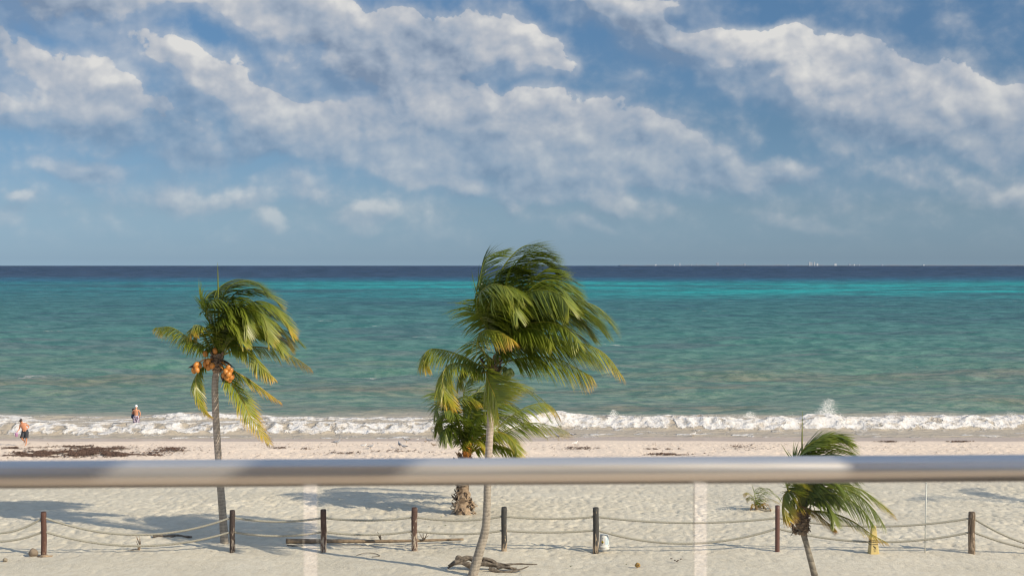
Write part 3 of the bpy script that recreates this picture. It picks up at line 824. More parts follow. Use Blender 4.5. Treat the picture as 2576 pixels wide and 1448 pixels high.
def fibre_heads(root, loc, conv, depth, centre, rx, ry, n, r, mat, Ls=.35, name='leaf_base', up=.5):
    """old leaf stubs and fibre wrapped round the top of a trunk"""
    b = MB()
    for i in range(n):
        az = r.uniform(0, 6.28); hz = r.uniform(-1, 1)
        c = loc(at(*conv(centre[0], centre[1] + hz * ry), depth))
        d = Vector((math.cos(az), math.sin(az), 0)); s = depth / F0
        R = rx
        p0 = c + d * R * .5; p1 = c + d * R * 1.0 + Vector((0, 0, Ls * up * r.uniform(.3, 1))); p2 = p1 + d * .08 + Vector((0, 0, r.uniform(-.12, .12)))
        wv = Vector((-d.y, d.x, 0)) * r.uniform(.04, .09)
        b.add([p0 - wv * 1.3, p0 + wv * 1.3, p1 + wv + Vector((0, 0, .0)), p1 - wv, p2 + wv * .4, p2 - wv * .4, p0 + Vector((0, 0, -.05)) + d * .03, p1 + d * .04],
              [(0, 1, 2, 3), (3, 2, 4, 5), (0, 6, 7, 3), (6, 1, 2, 7)])
    return b.build(name, mat, root, False)


c1 = lambda x, y: ((550 + x * .55249) * .62891, (1050 + y * .55249) * .62891)
c2 = lambda x, y: ((1640 + x * .62155) * .62891, (940 + y * .62155) * .62891)
c6 = lambda x, y: ((2900 + x * .52) * .62891, (1550 + y * .52) * .62891)
PALMS = 'wind blown coconut palms on the beach'

# --- left palm with orange coconuts
def extra_a(root, loc, conv, depth, r):
    nuts(root, loc, conv, depth, [(425, 738, -.45), (447, 742, -.3), (407, 780, -.4), (430, 775, -.5), (415, 750, -.2), (490, 730, -.3), (512, 716, -.4), (540, 745, -.45), (515, 758, -.35), (490, 660, -.3),
                                  (655, 762, -.45), (640, 788, -.5), (675, 782, -.4), (660, 808, -.55), (625, 812, -.4), (645, 833, -.45), (682, 828, -.35), (668, 845, -.3), (500, 745, -.1), (560, 640, -.2)], M_NUT_O, .110, r)
    cluster_stalks(root, loc, conv, depth, [[(560, 700, 0), (490, 700, -.3), (430, 730, -.3)], [(560, 700, 0), (530, 700, -.3), (510, 730, -.3)], [(590, 710, 0), (630, 730, -.3), (655, 770, -.35)],
                                            [(580, 720, 0), (610, 760, -.3), (640, 800, -.4)]], M_NUT_O, .03)
    spathe(root, loc, conv, depth, (440, 752), (362, 762)); spathe(root, loc, conv, depth, (610, 800), (622, 878)); spathe(root, loc, conv, depth, (600, 700), (705, 765), .1, .05)
    fibre_heads(root, loc, conv, depth, (575, 735), .22, 62, 70, r, M_FIBRE)

Y_ = lambda a, b: {'tint': (a, b)}
FR_A = [
    ([(570, 690), (470, 600), (370, 545), (250, 470), (130, 470)], dict(tint=(.10, .55), g=.75, wx=.25, dep=-.4, L=.8)),
    ([(580, 660), (540, 560), (480, 470), (410, 455), (395, 500)], dict(tint=(.2, .6), dep=-.8, wx=.5, L=.8)),
    ([(560, 690), (520, 600), (470, 500), (430, 480), (410, 540)], dict(tint=(.2, .5), dep=-.2, wx=.3, L=.6)),
    ([(590, 650), (540, 480), (500, 370), (530, 285), (600, 270), (650, 320), (680, 390)], dict(dep=-1.2, tint=(.08, .25))),
    ([(600, 640), (540, 420), (470, 330), (500, 250), (560, 200)], dict(dep=.6, tint=(.02, .2))),
    ([(600, 640), (560, 400), (560, 240), (620, 160), (730, 120), (830, 150)], dict(dep=.5, tint=(.05, .3), wx=.8, g=.25)),
    ([(600, 640), (590, 380), (640, 200), (740, 140), (850, 140), (930, 210)], dict(dep=-.4, tint=(.06, .25), wx=.8, g=.3)),
    ([(610, 640), (620, 380), (700, 230), (830, 190), (950, 230), (1030, 310)], dict(dep=.2, tint=(.08, .5), wx=.8, g=.3)),
    ([(610, 640), (640, 420), (700, 310), (760, 310), (790, 400), (795, 520)], dict(dep=-1.5, tint=(.12, .4), wx=.5, g=.6)),
    ([(620, 640), (700, 450), (810, 350), (890, 370), (930, 450), (950, 570)], dict(dep=-1.3, tint=(.15, .5), wx=.6, g=.55)),
    ([(620, 640), (700, 420), (830, 290), (960, 300), (1060, 400), (1120, 520)], dict(dep=-.3, tint=(.1, .6), wx=.7, g=.5)),
    ([(620, 640), (730, 450), (860, 380), (980, 420), (1060, 500), (1110, 620)], dict(dep=.5, tint=(.12, .62), wx=.6, g=.6)),
    ([(610, 640), (640, 540), (700, 470), (760, 490), (790, 590)], dict(dep=-1.0, tint=(.1, .4), L=.8)),
    ([(600, 650), (570, 520), (600, 420), (660, 400), (720, 470), (760, 580)], dict(dep=-1.6, tint=(.12, .45))),
    ([(600, 650), (600, 480), (650, 340), (720, 260), (820, 270), (890, 340)], dict(dep=-1.3, tint=(.06, .3), wx=.7)),
    ([(610, 650), (680, 560), (800, 470), (900, 480), (1000, 560), (1050, 640)], dict(dep=-.6, tint=(.1, .45))),
    ([(620, 660), (740, 620), (880, 610), (1040, 640), (1160, 700), (1255, 765)], dict(tint=(.28, .72), g=.8, wx=.3, dep=-.2, L=.75)),
    ([(620, 660), (680, 605), (760, 610), (840, 680), (900, 760), (980, 832)], dict(tint=(.22, .62), g=.7, wx=.3, dep=-1.2, L=.8)),
    ([(640, 760), (710, 790), (800, 840), (900, 910), (1030, 1005)], dict(tint=(.35, .75), g=.6, wx=.4, dep=.6, L=.7)),
    ([(640, 800), (670, 850), (750, 970), (820, 1120), (950, 1300)], dict(tint=(.32, .68), g=.35, wx=.35, dep=-1.0, L=.95, spread=1.2)),
    ([(560, 770), (470, 760), (425, 830), (430, 940), (470, 1050), (530, 1110)], dict(tint=(.25, .68), g=.5, wx=.55, dep=-.7, L=.6)),
]
palm('coconut_palm', (566, 1366), 51.0, c1, (585, 690), [(560, 1290), (553, 1200), (546, 1100), (541, 1000), (542, 950), (548, 925), (551, 915)], (.155, .135, .125, .125, .12, .12, .14), FR_A, 1.0,
     'coconut palm with clusters of orange coconuts, leftmost on the beach', PALMS, fill=7, fill_r=(1.7, 2.3), seed=11, extra=extra_a, spear=[(590, 640), (585, 300), (582, 100), (580, 0)])

# --- middle palm
def extra_b(root, loc, conv, depth, r):
    nuts(root, loc, conv, depth, [(612, 888, -.4), (628, 880, -.5), (645, 876, -.4), (620, 905, -.4), (640, 898, -.5), (655, 888, -.3), (610, 868, -.3), (636, 912, -.35)], M_NUT_G, .10, r)
    cluster_stalks(root, loc, conv, depth, [[(560, 860, 0), (600, 850, -.3), (630, 880, -.4)], [(570, 900, -.1), (590, 860, -.4), (640, 800, -.5)], [(540, 840, 0), (520, 800, -.2), (470, 780, -.3)]], M_NUT_G, .03)
    fibre_heads(root, loc, conv, depth, (545, 880), .22, 70, 50, r, M_FIBRE)
    spathe(root, loc, conv, depth, (480, 850), (446, 780), -.2, .06)

FR_B = [
    ([(600, 730), (540, 600), (500, 500), (530, 410), (600, 380), (660, 430), (690, 520)], dict(dep=-2.0, tint=(.16, .34), wx=.45, g=.6, L=1.0)),
    ([(610, 720), (660, 640), (740, 600), (830, 610), (900, 680)], dict(dep=-1.9, tint=(.16, .36), wx=.4, g=.75, L=.95)),
    ([(590, 740), (520, 620), (440, 520), (420, 420), (450, 280), (490, 150), (610, 100)], dict(dep=.2, tint=(.0, .2), wx=.8, g=.2, roll=.5)),
    ([(600, 720), (570, 480), (580, 260), (650, 140), (740, 70), (840, 75), (900, 110)], dict(dep=.4, tint=(.05, .22), wx=.8, g=.15)),
    ([(600, 720), (600, 450), (640, 250), (730, 140), (830, 110), (920, 150)], dict(dep=-.6, tint=(.08, .25), wx=.8, g=.25)),
    ([(600, 720), (620, 450), (690, 260), (790, 160), (880, 170), (940, 230)], dict(dep=.9, tint=(.05, .25), wx=.8, g=.3)),
    ([(590, 720), (500, 600), (435, 490), (455, 370), (530, 320), (610, 330), (660, 390)], dict(dep=-1.8, tint=(.2, .36), wx=.4, g=.5, L=1.05)),
    ([(590, 720), (500, 560), (460, 430), (500, 330), (580, 290)], dict(dep=1.2, tint=(.02, .2), wx=.7, g=.3)),
    ([(600, 720), (560, 560), (520, 420), (560, 260), (650, 210), (740, 220)], dict(dep=-.3, tint=(.04, .2), wx=.7, g=.35)),
    ([(610, 700), (640, 480), (720, 320), (850, 260), (980, 260), (1080, 310)], dict(dep=.7, tint=(.05, .22), wx=.8, g=.3)),
    ([(610, 700), (650, 520), (760, 360), (880, 290), (1000, 310), (1080, 380)], dict(dep=-.2, tint=(.06, .25), wx=.7, g=.4)),
    ([(610, 700), (660, 540), (780, 380), (900, 320), (980, 350), (1025, 430)], dict(dep=-1.3, tint=(.1, .3), wx=.5, g=.5, L=.9)),
    ([(600, 700), (620, 540), (690, 420), (790, 360), (890, 355), (970, 390), (1020, 460)], dict(dep=-2.1, tint=(.17, .36), wx=.45, g=.7, L=1.1)),
    ([(620, 690), (740, 540), (880, 450), (1040, 420), (1180, 450), (1270, 520), (1320, 610)], dict(dep=.4, tint=(.1, .42), wx=.6, g=.5)),
    ([(620, 690), (760, 560), (900, 480), (1040, 470), (1160, 510), (1240, 590)], dict(dep=-.7, tint=(.06, .35), wx=.6, g=.55)),
    ([(620, 700), (690, 610), (790, 565), (900, 560), (1000, 595), (1070, 670)], dict(dep=-2.2, tint=(.17, .36), wx=.45, g=.75, L=1.05)),
    ([(620, 710), (760, 660), (900, 640), (1030, 680), (1120, 760)], dict(dep=.9, tint=(.05, .3), wx=.5, g=.6)),
    ([(620, 740), (760, 715), (920, 690), (1100, 695), (1250, 760), (1360, 895)], dict(dep=.2, tint=(.12, .62), wx=.4, g=.75, L=1.0)),
    ([(600, 840), (700, 795), (830, 782), (970, 805), (1080, 860), (1168, 908)], dict(dep=-1.0, tint=(.12, .62), wx=.35, g=.85, L=1.0)),
    ([(540, 860), (450, 835), (340, 780), (220, 740), (130, 735), (90, 780), (100, 850)], dict(dep=-.5, tint=(.18, .55), wx=.4, g=.6, L=.75)),
    ([(530, 880), (460, 885), (370, 840), (280, 825), (220, 870), (210, 960), (235, 1040), (285, 1100)], dict(dep=-1.3, tint=(.22, .6), wx=.55, g=.4, L=.8)),
    ([(560, 850), (500, 780), (440, 700), (445, 640), (500, 608), (580, 622), (650, 665)], dict(dep=-1.5, tint=(.2, .62), wx=.3, g=.7, L=.9)),
    ([(520, 860), (495, 880), (510, 950), (540, 1020), (560, 1080)], dict(dep=-1.5, tint=(.3, .45), wx=.55, g=.3, L=1.25, spread=1.3, start=.06, roll=1.2)),
    ([(560, 840), (540, 700), (500, 620), (520, 560), (600, 560)], dict(dep=-.6, tint=(.06, .25), L=.9)),
    ([(580, 760), (620, 640), (700, 520), (790, 450), (880, 430)], dict(dep=-1.0, tint=(.04, .25))),
    ([(620, 730), (750, 690), (890, 670), (1020, 690), (1140, 740), (1230, 820)], dict(dep=-.9, tint=(.1, .4), wx=.4, g=.8)),
    ([(610, 700), (700, 560), (820, 430), (960, 380), (1090, 400), (1180, 470)], dict(dep=.1, tint=(.06, .3), wx=.6, g=.55)),
    ([(610, 720), (720, 620), (850, 520), (990, 500), (1110, 560), (1190, 650)], dict(dep=-.4, tint=(.1, .35), wx=.5, g=.7)),
    ([(600, 720), (570, 560), (540, 440), (570, 350), (650, 330), (720, 390)], dict(dep=-1.7, tint=(.12, .32), wx=.5, g=.6)),
    ([(600, 720), (620, 560), (690, 430), (780, 300), (880, 220), (970, 240)], dict(dep=.3, tint=(.06, .28), wx=.7, g=.35)),
    ([(520, 870), (440, 860), (380, 850), (330, 880), (310, 960)], dict(dep=.3, tint=(.15, .4), L=.7, wx=.4)),
    ([(580, 800), (560, 760), (620, 720), (720, 720), (820, 770), (880, 840)], dict(dep=-1.2, tint=(.08, .3), L=.85, g=.7)),
]
palm('coconut_palm', (1184, 1452), 45.5, c2, (590, 800), [(1205, 1390), (1221, 1330), (1225, 1270), (1227, 1200), (1231, 1110), (1236, 1030), (1243, 990), (1250, 965)], (.17, .15, .135, .125, .12, .118, .118, .13, .15), FR_B, 1.18,
     'tallest coconut palm with a bare curved trunk and green coconuts at centre', PALMS, fill=7, fill_r=(1.9, 2.8), seed=12, extra=extra_b, n=70)

# --- lower palm behind it
def extra_c(root, loc, conv, depth, r):
    # skirt of dry leaf bases down the short stem
    b = MB()
    for i in range(130):
        u = r.random(); az = r.uniform(0, 6.28)
        py = 1150 + 140 * u; px = 1168 - 6 * math.sin(u * 3)
        c = loc(at(px, py, 57.0)); R = .26 + .10 * math.sin(u * 9) + (.22 * max(0, u - .8) * 5 * .5)
        d = Vector((math.cos(az), math.sin(az), 0)); s = Vector((-d.y, d.x, 0))
        w = r.uniform(.07, .17); p0 = c + d * R * .7; p1 = c + d * (R + r.uniform(.0, .08)) + Vector((0, 0, r.uniform(-.32, .30))); p2 = p1 + d * r.uniform(.02, .14) + Vector((0, 0, r.uniform(-.2, .15)))
        b.add([p0 - s * w, p0 + s * w, p1 + s * w * .7 + d * .03, p1 - s * w * .7, p1 + d * .06, p2 + s * w * .15, p2 - s * w * .2], [(0, 1, 2, 4), (0, 4, 3), (4, 2, 5), (3, 4, 5, 6)])
    b.build('dry_leaf_bases', M_FIBRE_P, root, False)
    r2 = random.Random(9)
    fibre_heads(root, loc, conv, depth, (370, 1420), .18, 40, 40, r2, M_NUT_O, Ls=.5, name='orange_leaf_stem', up=1.0)

FR_C = [
    ([(360, 1400), (330, 1250), (270, 1120), (215, 1060), (175, 1090), (165, 1150)], dict(dep=-.4, tint=(.05, .25), wx=.35, g=.5)),
    ([(360, 1400), (310, 1260), (230, 1160), (185, 1180), (175, 1260)], dict(dep=.4, tint=(.05, .22), wx=.4, g=.5, L=.9)),
    ([(370, 1400), (320, 1260), (290, 1130), (300, 1060), (370, 1035), (440, 1070)], dict(dep=-1.2, tint=(.2, .55), wx=.4, g=.6)),
    ([(370, 1400), (350, 1200), (345, 1020), (380, 930), (450, 900)], dict(dep=.2, tint=(.08, .25), wx=.6, g=.4)),
    ([(370, 1400), (370, 1200), (400, 1080), (460, 1010), (540, 1020)], dict(dep=-.6, tint=(.06, .25), wx=.6, g=.5)),
    ([(380, 1400), (400, 1230), (450, 1080), (540, 990), (650, 950), (770, 975)], dict(dep=.8, tint=(.12, .5), wx=.6, g=.4)),
    ([(380, 1400), (420, 1260), (500, 1130), (590, 1080), (680, 1110)], dict(dep=.3, tint=(.1, .35), wx=.5, g=.5)),
    ([(390, 1400), (500, 1300), (620, 1190), (740, 1110), (850, 1080), (920, 1110), (965, 1175)], dict(dep=.5, tint=(.12, .78), wx=.35, g=.7, L=.85)),
    ([(390, 1400), (500, 1320), (640, 1250), (780, 1208), (900, 1225), (1010, 1260)], dict(dep=-.5, tint=(.12, .6), wx=.4, g=.65, L=1.0)),
    ([(390, 1400), (450, 1310), (530, 1265), (610, 1280), (670, 1340), (690, 1400)], dict(dep=-1.3, tint=(.35, .5), wx=.5, g=.5, L=.9)),
    ([(390, 1410), (450, 1370), (540, 1350), (620, 1370), (690, 1420)], dict(dep=-1.0, tint=(.2, .5), wx=.4, g=.5, L=.7)),
    ([(350, 1400), (300, 1300), (260, 1230), (230, 1260), (240, 1330)], dict(dep=-1.0, tint=(.05, .2), wx=.3, g=.6, L=.8)),
    ([(360, 1400), (330, 1280), (310, 1180), (270, 1130), (220, 1130)], dict(dep=-1.5, tint=(.06, .25), wx=.3, g=.6)),
    ([(370, 1400), (380, 1280), (420, 1180), (480, 1160), (520, 1240)], dict(dep=-1.4, tint=(.08, .3), L=.8)),
    ([(350, 1410), (340, 1360), (370, 1320), (440, 1320), (480, 1380)], dict(dep=-1.4, tint=(.3, .6), L=.6)),
    ([(360, 1400), (300, 1240), (240, 1050), (200, 1000), (160, 1010)], dict(dep=.8, tint=(.05, .25), wx=.3)),
]
palm('coconut_palm', (1163, 1293), 57.0, c2, (372, 1400), [(1164, 1262), (1168, 1220), (1172, 1180), (1180, 1150)], (.36, .24, .20, .20, .18), FR_C, 1.08,
     'short coconut palm with a shaggy stem, growing behind the tallest palm', PALMS, fill=6, fill_r=(2.2, 3.0), seed=13, extra=extra_c, n=60, trunk_mat_=M_FIBRE_P)

# --- right palm, behind the handrail
def extra_d(root, loc, conv, depth, r):
    fibre_heads(root, loc, conv, depth, (582, 1035), .20, 85, 130, r, M_FIBRE, Ls=.25)
    spathe(root, loc, conv, depth, (515, 1040), (488, 1075), -.25, .03); spathe(root, loc, conv, depth, (523, 1040), (520, 1115), -.25, .035)

FR_D = [
    ([(600, 930), (580, 740), (560, 590), (600, 480), (690, 410), (790, 370)], dict(dep=-.5, tint=(.14, .34), wx=.5, g=.15, roll=.6)),
    ([(600, 930), (640, 700), (720, 560), (840, 480), (950, 490), (1040, 560)], dict(dep=-.8, tint=(.14, .4), wx=.6, g=.4)),
    ([(600, 930), (600, 680), (640, 500), (730, 400), (860, 370), (960, 430)], dict(dep=.1, tint=(.12, .36), wx=.6, g=.3, roll=-.5)),
    ([(600, 930), (570, 720), (575, 560), (640, 450), (740, 380), (840, 360), (920, 400)], dict(dep=-.3, tint=(.1, .3), wx=.8, g=.2)),
    ([(600, 930), (600, 700), (620, 540), (700, 440), (820, 390), (920, 410), (1000, 490)], dict(dep=.5, tint=(.08, .3), wx=.8, g=.25)),
    ([(600, 930), (620, 720), (680, 540), (780, 450), (900, 450), (1010, 520)], dict(dep=-.6, tint=(.1, .4), wx=.7, g=.3)),
    ([(600, 930), (560, 760), (540, 620), (570, 530), (640, 500)], dict(dep=.2, tint=(.05, .25), wx=.8, g=.2)),
    ([(600, 940), (550, 820), (490, 790), (450, 840), (450, 920), (490, 1010)], dict(dep=-.5, tint=(.3, .65), wx=.6, g=.3, L=.9)),
    ([(590, 940), (520, 830), (480, 770), (520, 720), (580, 720)], dict(dep=-.7, tint=(.25, .5), wx=.6, g=.5, L=.8)),
    ([(610, 920), (740, 790), (900, 750), (1060, 790), (1180, 880), (1285, 962)], dict(dep=.3, tint=(.15, .7), wx=.5, g=.4)),
    ([(610, 920), (720, 800), (860, 770), (1000, 810), (1120, 910), (1220, 1050)], dict(dep=-.2, tint=(.1, .35), wx=.35, g=.7)),
    ([(610, 920), (700, 830), (820, 810), (940, 850), (1050, 930), (1130, 1040)], dict(dep=-.6, tint=(.1, .3), wx=.3, g=.7)),
    ([(610, 950), (720, 950), (860, 975), (990, 1030), (1120, 1120), (1245, 1190)], dict(dep=-.5, tint=(.25, .78), wx=.3, g=.5, L=.6)),
    ([(590, 960), (560, 915), (640, 930), (730, 990), (800, 1045), (850, 1085)], dict(dep=-.7, tint=(.55, .75), wx=.3, g=.6, L=.6, start=.2)),
    ([(610, 930), (670, 850), (750, 850), (810, 930), (840, 1020)], dict(dep=-.8, tint=(.1, .35), wx=.3, g=.6, L=.9)),
    ([(600, 930), (640, 790), (720, 700), (820, 700), (900, 790)], dict(dep=-.7, tint=(.08, .3), L=1.0)),
    ([(600, 930), (660, 760), (760, 640), (900, 620), (1000, 690)], dict(dep=.3, tint=(.08, .35), L=1.0)),
    ([(600, 930), (620, 850), (700, 780), (800, 800), (880, 900)], dict(dep=.6, tint=(.06, .3), L=1.0)),
    ([(590, 940), (530, 860), (500, 900), (500, 980)], dict(dep=.2, tint=(.25, .6), L=.6)),
]
palm('coconut_palm', (2090, 1604), 38.2, c6, (600, 950), [(2076, 1545), (2062, 1490), (2050, 1448), (2036, 1395), (2022, 1345), (2011, 1318), (2006, 1300), (2007, 1285)], (.155, .13, .11, .085, .075, .09, .15, .15), FR_D, .80,
     'small coconut palm with a thin leaning trunk, rightmost, partly behind the handrail', PALMS, fill=5, fill_r=(1.5, 2.0), seed=14, extra=extra_d, n=52, trunk_mat_=M_TRUNK_D, spear=[(600, 920), (594, 600), (593, 400), (596, 180)], width=.028)

# --- young palm
FR_E = [
    ([(240, 950), (230, 880), (205, 830), (170, 805), (135, 815)], dict(tint=(.3, .8), dep=-.2)), ([(240, 950), (235, 860), (225, 800), (260, 765), (300, 770)], dict(tint=(.2, .4), dep=.2)),
    ([(240, 950), (250, 870), (290, 810), (350, 800), (400, 830), (430, 870)], dict(tint=(.2, .45), dep=-.2)), ([(240, 950), (255, 880), (310, 850), (370, 860), (415, 885)], dict(tint=(.4, .75), dep=.1)),
    ([(240, 950), (265, 900), (310, 885), (340, 920), (355, 955)], dict(tint=(.75, .9), dep=-.3)), ([(240, 950), (260, 900), (285, 890), (300, 930), (305, 965)], dict(tint=(.7, .9), dep=.3)),
    ([(240, 950), (225, 900), (205, 895), (195, 930)], dict(tint=(.6, .9), dep=-.2, L=.6)), ([(240, 950), (245, 870), (265, 800), (320, 770), (360, 790)], dict(tint=(.15, .4), dep=.3)),
    ([(240, 950), (220, 870), (190, 840), (160, 850)], dict(tint=(.4, .7), dep=.3)),
]
palm('young_palm', c6(240, 957), 57.6, c6, (240, 945), [c6(240, 945), c6(240, 930), c6(241, 900)], (.09, .08, .07, .05), FR_E, .38,
     'knee high young palm with orange drying leaves growing in the sand', None, seed=15, n=18, trunk_mat_=M_FIBRE, width=.016, r0=.012)

# --- palm outside the picture whose crown shades the sand at the right edge
palm('coconut_palm', (3400, 1345), 53.5, lambda x, y: (x + 2810, y), (590, 900), [(3402, 1200), (3400, 1050), (3400, 930)], (.16, .14, .13, .13), 
     [([(590, 900), (590 + a * .5, 900 - b * .9), (590 + a, 900 - b)], dict(dep=dp)) for a, b, dp in ((-200, -60, 0), (180, 60, -1), (240, -40, 1), (120, 200, 2), (-60, 180, -2), (60, 150, 1), (-140, 90, 2))], 1.0,
     'coconut palm beyond the right edge that shades the sand there', PALMS, seed=16, n=40)


# ------------------------------------------------------------------ rope fence
def fence():
    root = empty('rope_fence', (0, 50, 0)); tag(root, 'rope fence of weathered round posts with two sagging ropes across the sand', 'fence')
    R = lambda p: p - root.location
    red = wood_mat('red_stained_post', (.115, .05, .035), (.24, .15, .10), .25); dark = wood_mat('dark_post', (.055, .035, .03), (.36, .29, .23), .7)
    grey = wood_mat('grey_post', (.055, .052, .05), (.40, .30, .21), .6); peel = wood_mat('peeling_post', (.13, .09, .06), (.34, .25, .18), 1.3, False)
    pipe = simple('smooth_red_post', (.135, .060, .048), .55, vary=.12); mid = wood_mat('brown_post', (.105, .055, .042), (.42, .34, .27), 1.0)
    posts = [(-125, 1290, 1400, .10, red, None), (110.5, 1287, 1397, .095, red, 'reddish brown post, leftmost in view'), (584.5, 1283, 1387, .098, dark, 'dark post with a split foot'), (814, 1281, 1385, .105, mid, 'brown post with long pale worn streaks'),
             (1042.5, 1276, 1383, .105, mid, 'reddish post with flaking stain'), (1268, 1275, 1383, .098, grey, 'grey post with a bare tan foot'), (1499, 1276, 1382, .105, grey, 'charcoal post beside the white bucket'),
             (1955.5, 1271, 1383, .082, pipe, 'thin smooth reddish post'), (2444, 1287, 1391, .118, peel, 'thick post with peeling bark, rightmost in view'), (2905, 1300, 1405, .11, peel, None)]
    r = random.Random(4); info = []
    for (px, pt, pb, rad, m, lab) in posts:
        g = ground(px, pb); top = at(px, pt, g.y).z; h = top
        c = [Vector((g.x + .006 * math.sin(i * .7 + px), g.y, -.15 + (h + .15) * i / 12)) for i in range(13)]
        rr = [rad * (1 + r.uniform(-.015, .015) + .02 * math.sin(i * .8 + px)) for i in range(13)]; rr[-1] *= .95
        if m is pipe: rr = [rad] * 13; c = [Vector((g.x, g.y, q.z)) for q in c]
        b = MB().tube([R(q) for q in c], rr, 16)
        b.add([R(Vector((g.x, g.y, h)) + Vector((math.cos(a * .3927) * rad * .8, math.sin(a * .3927) * rad * .8, .012))) for a in range(16)], [tuple(range(16))])
        o = b.build('post', m, root)
        if lab: o['label'] = lab
        info.append((g, h, rad))
    # rope spans: start post, mid sag (picture y at the lowest point) for upper and lower rope, attachment heights
    spans = [(0, 1303, 1337, .05, .06), (1, None, None, 0, 0)]
    sag_px = {0: (1340, 1361), 1: (1344, 1372), 2: (1311, 1347), 3: (1308, 1344), 4: (1308, 1342), 5: (1304, 1338), 6: (1314, 1366), 7: (1323, 1362), 8: (1385, 1392)}
    att = [(1305, 1340), (1302, 1337), (1301, 1337), (1302, 1337), (1300, 1335), (1298, 1334), (1299, 1333), (1302, 1329), (1303, 1338), (1345, 1380)]
    for i in range(9):
        (ga, ha, ra), (gb, hb, rb) = info[i], info[i + 1]
        for k in (0, 1):
            xa, xb = posts[i][0], posts[i + 1][0]
            za = at(xa, att[i][k], ga.y).z; zb = at(xb, att[i + 1][k], gb.y).z; gm = (ga + gb) / 2
            zm = at((xa + xb) / 2, sag_px[i][k], gm.y).z; zm = max(zm, .04)
            A = Vector((ga.x + ra * .6, ga.y, za)); B = Vector((gb.x - rb * .6, gb.y, zb)); n = int((B - A).length / .035)
            s = (za + zb) / 2 - zm
            P = []
            for j in range(n + 1):
                t = j / n; p = A.lerp(B, t); p.z -= s * 4 * t * (1 - t); P.append(R(p))
            fn = lambda th, L, t: 1 + .20 * math.cos(3 * (th - L * 2 * math.pi / .30))
            MB().tube(P, .037, 9, fn=fn).build('rope', M_ROPE, root)
fence()


# ------------------------------------------------------------------ things lying on the sand
def drift_tube(pts, rad, mat, name, root, r, n=9, lump=.25):
    c = catmull(pts, 40)
    rr = [rad[0] + (rad[1] - rad[0]) * i / 39 for i in range(40)]
    ph = [r.uniform(0, 6) for _ in range(4)]
    return MB().tube(c, rr, n, fn=lambda th, L, t: 1 + lump * math.sin(2 * th + L * 3 + ph[0]) * .6 + lump * .6 * math.sin(3 * th - L * 7 + ph[1]) + .1 * math.sin(L * 17 + ph[2])).build(name, mat, root)


